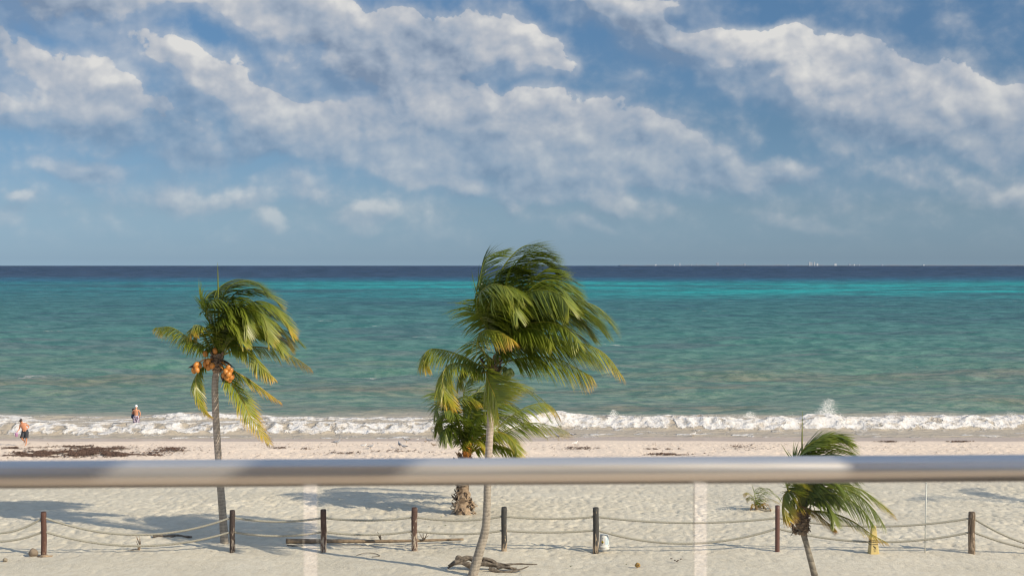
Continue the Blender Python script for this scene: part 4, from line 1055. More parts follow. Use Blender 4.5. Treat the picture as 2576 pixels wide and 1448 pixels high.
def litter():
    r = random.Random(21)
    # long pole
    g = [ground(720, 1366), ground(850, 1366.5), ground(1000, 1366), ground(1166, 1361.5)]
    for q in g: q.z += .09
    root = empty('driftwood_pole', (g[0].x, g[0].y, 0)); tag(root, 'long tan driftwood pole lying behind the fence posts left of the tallest palm', 'driftwood')
    L = [q - root.location for q in g]
    c = catmull(L, 60); MB().tube(c, [.085 - .045 * i / 59 for i in range(60)], 10, fn=lambda th, l, t: 1 + (.12 if (l % .62) < .05 else 0) + .03 * math.sin(5 * th + l)).build('pole', M_BAMBOO, root)
    for px, hs in ((958, (18, -14, 8)), (1042, (14, -6, 4)), (1066, (6, 3, 2))):
        b = MB(); o = ground(px, 1366); o.z = .12
        for k in range(5):
            e = o + Vector((r.uniform(-.22, .22), r.uniform(-.1, .1), r.uniform(.05, .33)))
            b.tube([R_ - root.location for R_ in (o, (o + e) / 2 + Vector((r.uniform(-.04, .04), 0, .02)), e)], [.025, .015, .005], 5)
        b.build('twig', M_DRIFT, root)
    g = [ground(722, 1372), ground(745, 1373), ground(764, 1373)]
    t = empty('thin_stick', (g[0].x, g[0].y, .02)); tag(t, 'short dark stick lying just in front of the left end of the long pole', 'stick')
    drift_tube([q - Vector((g[0].x, g[0].y, 0)) for q in g], (.03, .012), M_DRIFT, 'stick', t, r, 7)
    # dark stick
    g = [ground(386, 1352), ground(420, 1353), ground(445, 1351), ground(482, 1354)]
    t = empty('driftwood_branch', (g[0].x, g[0].y, .03)); tag(t, 'dark weathered branch lying flat left of the orange coconut palm trunk', 'driftwood')
    drift_tube([q - Vector((g[0].x, g[0].y, 0)) + Vector((0, 0, .03)) for q in g], (.075, .04), M_DRIFT, 'branch', t, r)
    # small upright twig bundle at the rope
    g = ground(349, 1386); t = empty('twig_bundle', (g.x, g.y, 0)); tag(t, 'small bundle of brown twigs sticking up under the lowest sag of the left rope', 'twigs')
    for k in range(5):
        a = r.uniform(-.12, .12); MB().tube([(a * .2, 0, -.02), (a * .5 + .02 * k, r.uniform(-.03, .03), .22), (a * 1.4, r.uniform(-.05, .05), .38 + .07 * k)], [.022, .016, .006], 5).build('twig', M_FIBRE_P, t)
    b = MB()
    for k in range(8): b.tube([(0, 0, .0), (-.15 + r.uniform(-.1, .1), r.uniform(-.1, .1), .06), (-.42 + r.uniform(-.1, .1), r.uniform(-.12, .12), .02)], [.015, .012, .005], 4)
    b.build('root_tuft', M_DRIFT, t)
    # gnarled driftwood behind the centre palm
    o = ground(1230, 1434); t = empty('gnarled_driftwood', (o.x, o.y, 0)); tag(t, 'gnarled dark driftwood lying on the sand behind the curved palm trunk', 'driftwood')
    s = o.y / F0
    def q(px, py, h, dy=0): g_ = ground(px, 1434); return Vector(((px - 1230) * s, dy, h))
    br = [[q(1190, 0, .12), q(1165, 0, .24), q(1145, 0, .22), q(1126, 0, .08)], [q(1205, 0, .22), q(1180, 0, .40, .1), q(1160, 0, .36), q(1140, 0, .26, -.1), q(1128, 0, .16)],
          [q(1170, 0, .35), q(1152, 0, .44), q(1150, 0, .3), q(1166, 0, .2)], [q(1195, 0, .2), q(1225, 0, .22), q(1262, 0, .14), q(1300, 0, .06)],
          [q(1215, 0, .30), q(1245, 0, .22, .1), q(1275, 0, .20), q(1310, 0, .22), q(1352, 0, .20)], [q(1230, 0, .1, -.2), q(1265, 0, .02, -.3), q(1300, 0, .06, -.25), q(1330, 0, .16, -.1)],
          [q(1190, 0, .15), q(1205, 0, .35, .1), q(1235, 0, .33), q(1260, 0, .12)], [q(1250, 0, .1), q(1280, 0, .14, -.1), q(1290, 0, .02)]]
    for i, p in enumerate(br): drift_tube(p, ((.10, .03) if i in (0, 1, 3, 6) else (.06, .015)), M_DRIFT, 'limb', t, r, 9, .4)
    # coconuts and stones
    def nut(px, py, rad, mat, name, lab, cat, dark=True):
        g_ = ground(px, py); t_ = empty(name, (g_.x, g_.y, 0)); tag(t_, lab, cat)
        MB().ball((0, 0, rad * .75), (rad * 1.1, rad, rad * .95), 14, 9, fn=lambda v: 1 + .08 * math.sin(4 * v.x + 3 * v.z) + .05 * math.cos(3 * math.atan2(v.y, v.x))).build('husk', mat, t_)
        if dark: MB().ball((rad * .15, -rad * .95, rad * 1.0), (rad * .32, rad * .08, rad * .32), 8, 5).build('hollow', M_SPATHE, t_)
    nut(1604, 1425, .085, simple('ochre_husk', (.34, .20, .05), .7), 'fallen_coconut', 'small ochre coconut alone on the sand below the white bucket', 'coconut')
    nut(84, 1397, .15, simple('old_husk', (.26, .20, .15), .9, bump=.6), 'coconut_husk', 'round brown coconut husk lying against the foot of the leftmost post', 'coconut', False)
    nut(13, 1411, .075, simple('beach_stone', (.30, .25, .19), .9, bump=.6), 'beach_stone', 'small tan stone in the sand at the lower left corner', 'stone', False)
    # flat ring of debris round left post foot
    g = ground(111, 1399); b = MB()
    for k in range(9): b.tube([(r.uniform(-.28, .0), r.uniform(-.12, .1), .0), (r.uniform(-.1, .15), r.uniform(-.1, .08), .035), (r.uniform(.1, .3), r.uniform(-.1, .1), .02)], [.03, .03, .012], 5)
    b.build('bark_scraps', M_FIBRE_P, None).location = g
    tag(bpy.data.objects['bark_scraps'], 'flat brown bark scraps round the foot of the leftmost post', 'bark scraps')
    # curved twig
    g = ground(1400, 1434) if False else ground(1013 * 1.0 + 0, 1400)
    t = MB().tube(catmull([(-.5, 0, .02), (-.25, .35, .03), (.1, .3, .02), (.3, -.1, .02), (.05, -.25, .02)], 16), .012, 5).build('curved_twig', M_DRIFT); t.location = ground(1042, 1403) + Vector((-.2, 0, 0))
    t.location = ground(890, 1397) * 1.0 + Vector((.6, 0, 0)); tag(t, 'thin curved twig on the sand in front of the brown streaked post', 'twig')
    # crumbs of bark by the right side
    for i, (px, py, lab) in enumerate(((1689, 1405, 'first'), (1698, 1409, 'second'), (1706, 1409, 'third'), (1713, 1406, 'fourth'), (1703, 1412, 'lowest'))):
        g_ = ground(px, py); o_ = MB().ball((0, 0, .015), (.045, .03, .02), 7, 5).build('bark_crumb', M_DRIFT); o_.location = g_
        tag(o_, 'tiny brown bark crumb, %s of the small cluster on open sand' % lab, 'bark crumb', 'crumbs on the sand')
litter()


def bucket():
    g = ground(1520, 1379.5); t = empty('plastic_bucket', (g.x, g.y, 0), 0); tag(t, 'white plastic drum with a yellow hazard diamond, upside down beside the charcoal post', 'bucket')
    W = simple('white_plastic', (.74, .73, .70), .4, vary=.05); Bl = simple('blue_print', (.42, .58, .70), .5, vary=.25, nscale=60); Ye = simple('yellow_sticker', (.72, .52, .04), .5, vary=.05)
    Bk = simple('black_print', (.03, .03, .03), .5); Rd = simple('red_print', (.55, .08, .06), .5)
    prof = [(.0, .0), (.185, .0), (.19, .03), (.19, .05), (.175, .055), (.20, .065), (.205, .11), (.19, .12), (.178, .13), (.172, .18), (.150, .50), (.135, .515), (.0, .515)]
    def R_at(z):
        for (r0, z0), (r1, z1) in zip(prof[2:], prof[3:]):
            if z0 <= z <= z1 and z1 > z0: return r0 + (r1 - r0) * (z - z0) / (z1 - z0)
        return .17
    def lathe(pr, n=28):
        vs = [(r * math.cos(2 * math.pi * k / n), r * math.sin(2 * math.pi * k / n), z) for r, z in pr for k in range(n)]
        return vs, [(i * n + k, i * n + (k + 1) % n, (i + 1) * n + (k + 1) % n, (i + 1) * n + k) for i in range(len(pr) - 1) for k in range(n)]
    MB().add(*lathe(prof[8:])).build('drum', W, t); MB().add(*lathe(prof[:9])).build('lid', W, t)
    def patch(name, mat, th0, th1, z0, z1, shape=None, off=.003):
        vs = []; fs = []; n = 8
        for j in range(n + 1):
            for i in range(n + 1):
                u, v = i / n, j / n
                if shape == 'diamond':
                    a, b = u * 2 - 1, v * 2 - 1; U, V_ = (a + b) / 2 * 1, (b - a) / 2 * 1; u, v = (U + 1) / 2, (V_ + 1) / 2
                th = th0 + (th1 - th0) * u; z = z0 + (z1 - z0) * v; rr = R_at(z) + off
                vs.append((rr * math.cos(th), rr * math.sin(th), z))
        fs = [(j * (n + 1) + i, j * (n + 1) + i + 1, (j + 1) * (n + 1) + i + 1, (j + 1) * (n + 1) + i) for j in range(n) for i in range(n)]
        return MB().add(vs, fs).build(name, mat, t)
    R_ = math.radians
    patch('hazard_diamond', Ye, R_(-132), R_(-98), .20, .33, 'diamond'); patch('hazard_symbol', Bk, R_(-122), R_(-108), .215, .26, None, .005)
    patch('hazard_symbol', Bk, R_(-118), R_(-112), .265, .30, 'diamond', .005)
    for k in range(7): patch('blue_print', Bl, R_(-82), R_(-25), .185 + k * .037, .205 + k * .037)
    patch('blue_print', Bl, R_(-50), R_(-44), .18, .44, None, .0045)
    for k in range(7): patch('red_print', Rd, R_(-93), R_(-88), .20 + k * .035, .212 + k * .035)
    patch('black_print', Bk, R_(-118), R_(-108), .40, .415); patch('black_print', Bk, R_(-111), R_(-108), .375, .40)
    patch('black_print', Bk, R_(-122), R_(-117), .335, .345)
    # torn strip at the rim
    MB().add([(.14, -.11, .18), (.17, -.13, .12), (.21, -.10, .05), (.205, -.08, .03), (.19, -.02, .10), (.165, -.05, .17), (.23, -.08, .0)], [(0, 1, 4, 5), (1, 2, 3, 4), (2, 6, 3)]).build('torn_wrap', W, t, False)
bucket()


def cone_sign():
    g = ground(2197, 1391); h = .98; t = empty('floor_cone', (g.x, g.y, -.01), .12); tag(t, 'tall yellow four sided warning cone standing in the sand under a palm frond tip', 'warning cone')
    Ye = simple('yellow_plastic', (.62, .47, .19), .5, vary=.06); Bk = simple('cone_print', (.04, .035, .03), .6)
    w0, w1, d0, d1 = .175, .075, .15, .06
    vs = []
    for z, w, d in ((0, w0, d0), (.035, w0, d0), (.04, w0 * .95, d0 * .95), (h - .04, w1 * 1.05, d1 * 1.05), (h, w1 * .86, d1 * .8)):
        ch = .2 * w
        vs += [(-w + ch, -d, z), (w - ch, -d, z), (w, -d + ch, z), (w, d - ch, z), (w - ch, d, z), (-w + ch, d, z), (-w, d - ch, z), (-w, -d + ch, z)]
    fs = [(i * 8 + k, i * 8 + (k + 1) % 8, (i + 1) * 8 + (k + 1) % 8, (i + 1) * 8 + k) for i in range(4) for k in range(8)] + [tuple(range(32, 40))]
    MB().add(vs, fs).build('cone_body', Ye, t, False)
    def words(s, size, z, name='lettering', side='front'):
        cu = bpy.data.curves.new(name, 'FONT'); cu.body = s; cu.size = size; cu.align_x = 'CENTER'; cu.extrude = .0015; cu.offset = .002
        tmp = bpy.data.objects.new(name, cu); COL.objects.link(tmp); dg = bpy.context.evaluated_depsgraph_get(); dg.update()
        me = bpy.data.meshes.new_from_object(tmp.evaluated_get(dg)); bpy.data.objects.remove(tmp); me.materials.clear(); me.materials.append(Bk)
        o = bpy.data.objects.new(name, me); COL.objects.link(o); o.parent = t
        k = math.atan((d0 - d1) / h); k2 = math.atan((w0 - w1) / h)
        if side == 'front': o.location = (0, -(d0 * .95 + (d1 * 1.05 - d0 * .95) * z / h) - .004, z); o.rotation_euler = (math.pi / 2 - k, 0, 0)
        else: o.location = (-(w0 * .95 + (w1 * 1.05 - w0 * .95) * z / h) - .004, 0, z); o.rotation_euler = (math.pi / 2 - k2, 0, -math.pi / 2)
        return o
    for sd_ in ('front', 'side'):
        words('CAUTION', .05, .47, side=sd_); words('CUIDADO', .055, .41, side=sd_); words('ATTENTION', .043, .33, side=sd_)
    # slipping figure
    def bar(a, b, w=.012):
        z = (a[1] + b[1]) / 2; f = lambda p: (p[0], -(d0 * .95 + (d1 * 1.05 - d0 * .95) * p[1] / h) - .006, p[1])
        MB().tube([f(a), f(b)], w, 6).build('pictogram', Bk, t)
    bar((-.03, .27), (.0, .235)); bar((.0, .235), (.045, .245)); bar((.0, .235), (.03, .205)); bar((-.03, .27), (.015, .275), .009); bar((-.045, .185), (.06, .185), .005)
    MB().ball((-.04, -(d0 * .95 + (d1 * 1.05 - d0 * .95) * .29 / h) - .006, .29), .015, 8, 6).build('pictogram', Bk, t)
    for k in range(3): bar((-.035, .14 - k * .015), (.035, .14 - k * .015), .003)
cone_sign()


def thin_pole():
    g = ground(2327, 1388); top = at(2329.5, 1216, g.y).z
    t = empty('thin_pole', (g.x, g.y, 0)); tag(t, 'thin white plastic pole standing in the sand between cone and thick post', 'pole')
    MB().tube([(0, 0, -.1), (.015, 0, top * .5), (.035, 0, top)], .022, 8).build('pipe', simple('white_pipe', (.62, .62, .58), .4, vary=.05), t)
    MB().tube([(.035, 0, top), (.0355, 0, top + .04)], .028, 8).build('end_cap', simple('pipe_cap', (.5, .5, .48), .5), t)
thin_pole()


# ------------------------------------------------------------------ seaweed
M_WEED = simple('seaweed', (.105, .062, .042), .85, vary=.5, nscale=3); M_TWIG = simple('beach_debris', (.20, .145, .10), .9, vary=.4, nscale=3)
def seaweed():
    r = random.Random(31); b = MB(); b2 = MB()
    def tuft(bb, p, s, n=3, flat=.5):
        for k in range(n):
            a = r.uniform(0, 6.28); d = Vector((math.cos(a), math.sin(a), 0)) * s; w = Vector((-d.y, d.x, 0)) * r.uniform(.10, .28)
            q = p + Vector((r.uniform(-1, 1), r.uniform(-1, 1), 0)) * s * .5; h = s * flat * r.uniform(.2, 1)
            bb.add([q - d - w, q - d + w, q + w + Vector((0, 0, h)), q - w + Vector((0, 0, h)), q + d + w * .5 + Vector((0, 0, h * .2)), q + d - w * .5 + Vector((0, 0, h * .1))], [(0, 1, 2, 3), (3, 2, 4, 5)])
    patches = [(40, 1128, 60, 3, 500), (130, 1141, 70, 7, 2600), (200, 1140, 50, 8, 2300), (90, 1146, 80, 4, 1000), (60, 1140, 30, 3, 260), (265, 1141, 45, 7, 1100), (230, 1130, 60, 4, 600), (300, 1145, 60, 3, 800), (350, 1146, 60, 2.5, 500),
               (190, 1124, 60, 3, 350), (290, 1127, 40, 3, 300), (430, 1128, 40, 2.5, 170), (450, 1133, 40, 2, 110), (395, 1134, 40, 2, 130), (370, 1140, 50, 2, 150), (710, 1127, 26, 2, 90), (770, 1129, 16, 2, 40),
               (1863, 1124, 34, 5, 110), (2250, 1111, 40, 1.2, 160), (2380, 1101, 30, 1.5, 110), (2430, 1103, 36, 1.3, 190), (2412, 1111, 30, 1.2, 90), (1643, 1130, 46, 1.6, 150), (1685, 1143, 60, 2.5, 260), (1456, 1128, 60, 4, 160), (860, 1140, 60, 4, 110), (1000, 1135, 80, 4, 120), (1900, 1132, 70, 5, 110)]
    for px, py, rx, ry, n in patches:
        for i in range(n):
            g = ground(px + r.gauss(0, rx * .5), py + r.gauss(0, ry * .5)); v = float(perlin(np.array(g.x * .9), np.array(g.y * 1.6), 77))
            if v < -.12 or not 70 < g.y < 88: continue
            g.z += .03; tuft(b, g, r.uniform(.04, .10), 3, .7)
    for i in range(5200):
        y = r.uniform(73, 86); x = r.uniform(-1, 1) * y * .4
        if float(perlin(np.array(x * .25), np.array(y * .5), 78)) < .05 * r.uniform(-3, 4): continue
        tuft(b2, Vector((x, y, float(beach_z(y)) + .03)), r.uniform(.02, .075), 2, .5)
    for i in range(420):
        y = r.uniform(42, 62); x = r.uniform(-1, 1) * y * .38
        tuft(b2, Vector((x, y, .012)), r.uniform(.012, .045), 2, .4)
    tag(b.build('seaweed', M_WEED, smooth=False), 'dark brown heaps and strands of dry seaweed on the upper shore', 'seaweed', kind='stuff')
    tag(b2.build('beach_debris', M_TWIG, smooth=False), 'small brown scraps of leaf and weed scattered over the sand', 'debris', kind='stuff')
    # sparse beach weeds
    b3 = MB()
    for (px, py) in ((1436, 1424), (1126, 1447), (378, 1427), (332, 1432), (1575, 1420), (2040, 1345), (1110, 1300), (1180, 1303), (1120, 1322), (2680, 1250)):
        g = ground(px, py)
        for k in range(7):
            a = r.uniform(0, 6.28); d = Vector((math.cos(a), math.sin(a) * .6, 0)) * r.uniform(.04, .1); w = Vector((-d.y, d.x, 0)) * .25
            b3.add([g - w, g + w, g + d + Vector((0, 0, .05)), ], [(0, 1, 2)])
    tag(b3.build('beach_weeds', simple('weed_green', (.13, .17, .04), .8), smooth=False), 'tiny green weeds sprouting here and there from the sand', 'weeds', kind='stuff')
seaweed()


# ------------------------------------------------------------------ gulls
def gulls():
    body = simple('gull_feathers', (.30, .31, .33), .8, vary=.25, nscale=12); dark = simple('gull_wing', (.085, .09, .105), .8, vary=.3); white = simple('gull_white', (.66, .65, .63), .8, vary=.08)
    leg = simple('gull_leg', (.25, .17, .08), .6); bill = simple('gull_bill', (.10, .07, .05), .5); tan = simple('tan_feathers', (.32, .26, .20), .8, vary=.3)
    def make(bm_, wm, s):
        t = empty('gull')
        P = [(-.23, 0, .20), (-.15, 0, .205), (-.06, 0, .20), (.04, 0, .205), (.11, 0, .235), (.15, 0, .285), (.175, 0, .315), (.20, 0, .32), (.215, 0, .318)]
        R = [.010, .035, .066, .072, .055, .036, .038, .026, .008]
        b = MB().tube([Vector(q) * s for q in P], [q * s for q in R], 10)
        b.build('body', bm_, t)
        MB().tube([Vector(q) * s for q in ((.205, 0, .318), (.235, 0, .312), (.262, 0, .304))], [.012 * s, .010 * s, .002 * s], 6).build('bill', bill, t)
        for sd_ in (-1, 1):
            vs = [(.09, .060, .235), (.03, .078, .225), (-.08, .070, .205), (-.20, .035, .195), (-.30, .008, .20), (-.18, .02, .235), (-.05, .03, .265), (.06, .035, .268)]
            vv = [Vector((x, y * sd_, z)) * s for x, y, z in vs] + [Vector((x, (y - .02) * sd_, z - .012)) * s for x, y, z in vs]
            f = [tuple(range(8)), tuple(range(15, 7, -1))] + [(k, (k + 1) % 8, 8 + (k + 1) % 8, 8 + k) for k in range(8)]
            MB().add(vv, f).build('wing', wm, t)
            b = MB().tube([Vector(q) * s for q in ((0, .028 * sd_, .15), (-.008, .028 * sd_, .08), (.0, .028 * sd_, .0))], [.012 * s, .006 * s, .006 * s], 6)
            b.add([Vector(q) * s for q in ((-.01, .028 * sd_, .004), (.045, .010 * sd_, .004), (.05, .028 * sd_, .004), (.045, .046 * sd_, .004))], [(0, 1, 2), (0, 2, 3)])
            b.build('leg', leg, t)
        return t
    k8 = lambda x, y: ((1200 + x * .50466) * .62891, (1700 + y * .50466) * .62891)
    spots = [((290, 160), 0, .2, 1.05, 'dark gull standing alone at the left, farthest from the other gulls', ), ((505, 182), 1, .1, .8, 'pale gull beside the left palm side of the flock, facing the sea'),
             ((560, 188), 0, .3, .8, 'dark gull next to the pale gull left in the flock'), ((790, 180), 0, 1.9, 1.1, 'upright dark gull beside a crouching gull in the sand'),
             ((824, 189), 0, 3.0, .85, 'dark gull crouching just right of an upright one'), ((843, 138), 0, 3.1, .95, 'dark gull near the wet sand above the upright pair'),
             ((930, 124), 1, .2, .45, 'tiny pale gull at the water edge between two dark ones'), ((995, 138), 2, .4, .45, 'tiny brown bird left of the gull by the short palm'),
             ((1022, 138), 0, 2.9, .85, 'dark gull by the wet sand left of the short palm'), ((1060, 174), 2, 3.0, .75, 'tan gull lying low on the sand close to the short palm'),
             ((1960, 116), 1, 2.9, .95, 'grey gull nearest the right frond tips of the short palm'), ((2048, 108), 0, 2.8, .95, 'grey gull, middle of the row right of the short palm'),
             ((2157, 96), 0, 3.1, .95, 'dark gull, rightmost of the row by the wet sand'), ((2180, 162), 3, .4, .8, 'white gull standing among debris right of the centre palm')]
    protos = {}
    for (c, kind, rz, s, lab) in spots:
        px, py = k8(*c); g = ground(px, py)
        bm_, wm = [(body, dark), (white, simple('gull_grey', (.28, .29, .31), .8)), (tan, M_TWIG), (white, white)][kind] if kind not in protos else (None, None)
        if kind not in protos:
            t = make(bm_, wm, 1.0); protos[kind] = t; kids = None
        else:
            src = protos[kind]; t = src.copy(); COL.objects.link(t)
            for ch in list(src.children):
                n_ = ch.copy(); COL.objects.link(n_); n_.parent = t
        t.location = g + Vector((0, 0, -.005)); t.rotation_euler[2] = rz; t.scale = (s * 1.05,) * 3
        tag(t, lab, 'gull' if kind != 2 else 'bird', 'gulls resting on the beach')
    px, py = (2773 * .62891, 1746 * .62891); g = ground(px, py); src = protos[3]; t = src.copy(); COL.objects.link(t)
    for ch in list(src.children):
        n_ = ch.copy(); COL.objects.link(n_); n_.parent = t
    t.location = g; t.rotation_euler[2] = .1; t.scale = (.9,) * 3; tag(t, 'white gull at the water edge, farthest right on the shore', 'gull', 'gulls resting on the beach')
gulls()


# ------------------------------------------------------------------ people
SKIN = simple('tanned_skin', (.50, .23, .13), .5, vary=.10, nscale=6); HAIR = simple('dark_hair', (.03, .02, .015), .6)
def skin_body(name, joints, edges, radii, mat, parent, rootj):
    me = bpy.data.meshes.new(name + '_bones'); names = list(joints); idx = {n: i for i, n in enumerate(names)}
    me.from_pydata([joints[n] for n in names], [(idx[a], idx[b]) for a, b in edges], [])
    o = bpy.data.objects.new(name, me); COL.objects.link(o)
    sk = o.modifiers.new('s', 'SKIN'); o.modifiers.new('d', 'SUBSURF').levels = 1
    lay = me.skin_vertices[0].data if me.skin_vertices else None
    if lay is None:
        bm = bmesh.new(); bm.from_mesh(me); bm.verts.layers.skin.verify(); bm.to_mesh(me); bm.free(); lay = me.skin_vertices[0].data
    for n in names:
        rr = radii[n]; lay[idx[n]].radius = rr if hasattr(rr, '__len__') else (rr, rr)
        lay[idx[n]].use_root = (n == rootj)
    dg = bpy.context.evaluated_depsgraph_get(); dg.update(); ev = bpy.data.meshes.new_from_object(o.evaluated_get(dg))
    bpy.data.objects.remove(o)
    V = [v.co.copy() for v in ev.vertices]; Fc = [tuple(p.vertices) for p in ev.polygons]
    return V, Fc


def person(loc, rz, pose, shorts_mat, label, scale=1.0, hair=None, cap=None, shorts=True, skin=SKIN, curl=.5):
    t = empty('person', loc, rz); tag(t, label, 'person'); t.scale = (scale,) * 3
    J = pose
    ed = [('pelvis', 'belly'), ('belly', 'chest'), ('chest', 'neck'), ('neck', 'head0'), ('head0', 'head1'), ('head1', 'head2')]
    rad = dict(pelvis=(.15, .11), belly=(.135, .10), chest=(.165, .115), neck=(.055, .055), head0=(.07, .08), head1=(.082, .098), head2=(.055, .06))
    for s in 'LR':
        ed += [('chest', 'sh' + s), ('sh' + s, 'el' + s), ('el' + s, 'wr' + s), ('wr' + s, 'ha' + s), ('pelvis', 'hip' + s), ('hip' + s, 'kn' + s), ('kn' + s, 'cf' + s), ('cf' + s, 'an' + s), ('an' + s, 'toe' + s)]
        rad.update({'sh' + s: (.062, .062), 'el' + s: .040, 'wr' + s: .028, 'ha' + s: (.030, .022), 'hip' + s: .095, 'kn' + s: .058, 'cf' + s: .055, 'an' + s: .036, 'toe' + s: (.038, .022)})
        if 'cf' + s not in J: J['cf' + s] = tuple(Vector(J['kn' + s]).lerp(Vector(J['an' + s]), .35))
    V, Fc = skin_body('body', {k: v for k, v in J.items() if k != 'face'}, ed, rad, skin, t, 'pelvis')
    b = MB().add(V, Fc)
    for s in 'LR':
        w = Vector(J['wr' + s]); h = Vector(J['ha' + s]); d = (h - w).normalized(); sdv = d.cross(Vector((0, 1, 0)));
        if sdv.length < .2: sdv = d.cross(Vector((1, 0, 0)))
        sdv.normalize(); nrm = d.cross(sdv)
        for k, ln in enumerate((.068, .078, .072, .058)):
            o = h + sdv * (.021 - .014 * k) + d * .01; m = o + d * ln * .5 + nrm * ln * .15 * curl; e = m + d * ln * .4 + nrm * ln * .45 * curl
            b.tube([o, m, e], [.0095, .009, .006], 6)
        o = w + d * .03 + sdv * .028; b.tube([o, o + d * .03 + sdv * .022, o + d * .058 + sdv * .026 + nrm * .01], [.011, .010, .007], 6)
    # face: nose, ears, brow
    h1 = Vector(J['head1']); f = Vector(J.get('face', (0, -1, 0))).normalized(); upv = (Vector(J['head2']) - Vector(J['head0'])).normalized(); sd = f.cross(upv).normalized()
    b.tube([h1 + f * .085 + upv * .02, h1 + f * .112 - upv * .012, h1 + f * .088 - upv * .02], [.010, .016, .008], 6)
    for q in (-1, 1): b.ball(h1 + sd * q * .082 - f * .005, (.014, .02, .03), 7, 5)
    b.build('body', skin, t)
    for q in (-1, 1): MB().ball(h1 + f * .088 + sd * q * .032 + upv * .02, .010, 7, 5).build('eye', HAIR, t)
    MB().tube([h1 + f * .09 - upv * .045 - sd * .025, h1 + f * .095 - upv * .047, h1 + f * .09 - upv * .045 + sd * .025], .006, 5).build('mouth', simple('lips', (.35, .12, .09), .5), t)
    Mh = Matrix((sd, f, upv)).transposed()
    if hair: MB().ball(h1 + upv * .035 - f * .018, (.093, .108, .098), 12, 8, Mh, fn=lambda v: 1 + .04 * math.sin(7 * v.x + 5 * v.y)).build('hair', hair, t)
    if cap: 
        MB().ball(h1 + upv * .045 - f * .005, (.097, .112, .095), 14, 9, Mh).build('cap', cap, t)
    if shorts:
        for s in 'LR':
            hp = Vector(J['hip' + s]); kn = Vector(J['kn' + s]); e = hp.lerp(kn, .88)
            pl = Vector(J['pelvis'])
            c = [hp.lerp(pl, .35) + Vector((0, 0, .10)), hp + Vector((0, 0, .03)), hp.lerp(e, .35), hp.lerp(e, .7), e]
            MB().tube(c, [.115, .125, .122, .118, .122], 14, cap=False, fn=lambda th, L, q: 1 + .05 * math.sin(5 * th + 3 * q)).build('shorts_leg', shorts_mat, t)
        p = Vector(J['pelvis'])
        b = MB(); vs = []; n = 18
        for z, a, c_ in ((.12, .165, .125), (.05, .175, .135), (-.04, .185, .14), (-.11, .16, .12)):
            vs += [p + Vector((a * math.cos(2 * math.pi * k / n), c_ * math.sin(2 * math.pi * k / n), z)) for k in range(n)]
        MB().add(vs, [(i * n + k, i * n + (k + 1) % n, (i + 1) * n + (k + 1) % n, (i + 1) * n + k) for i in range(3) for k in range(n)]).build('shorts_waist', shorts_mat, t)
    return t


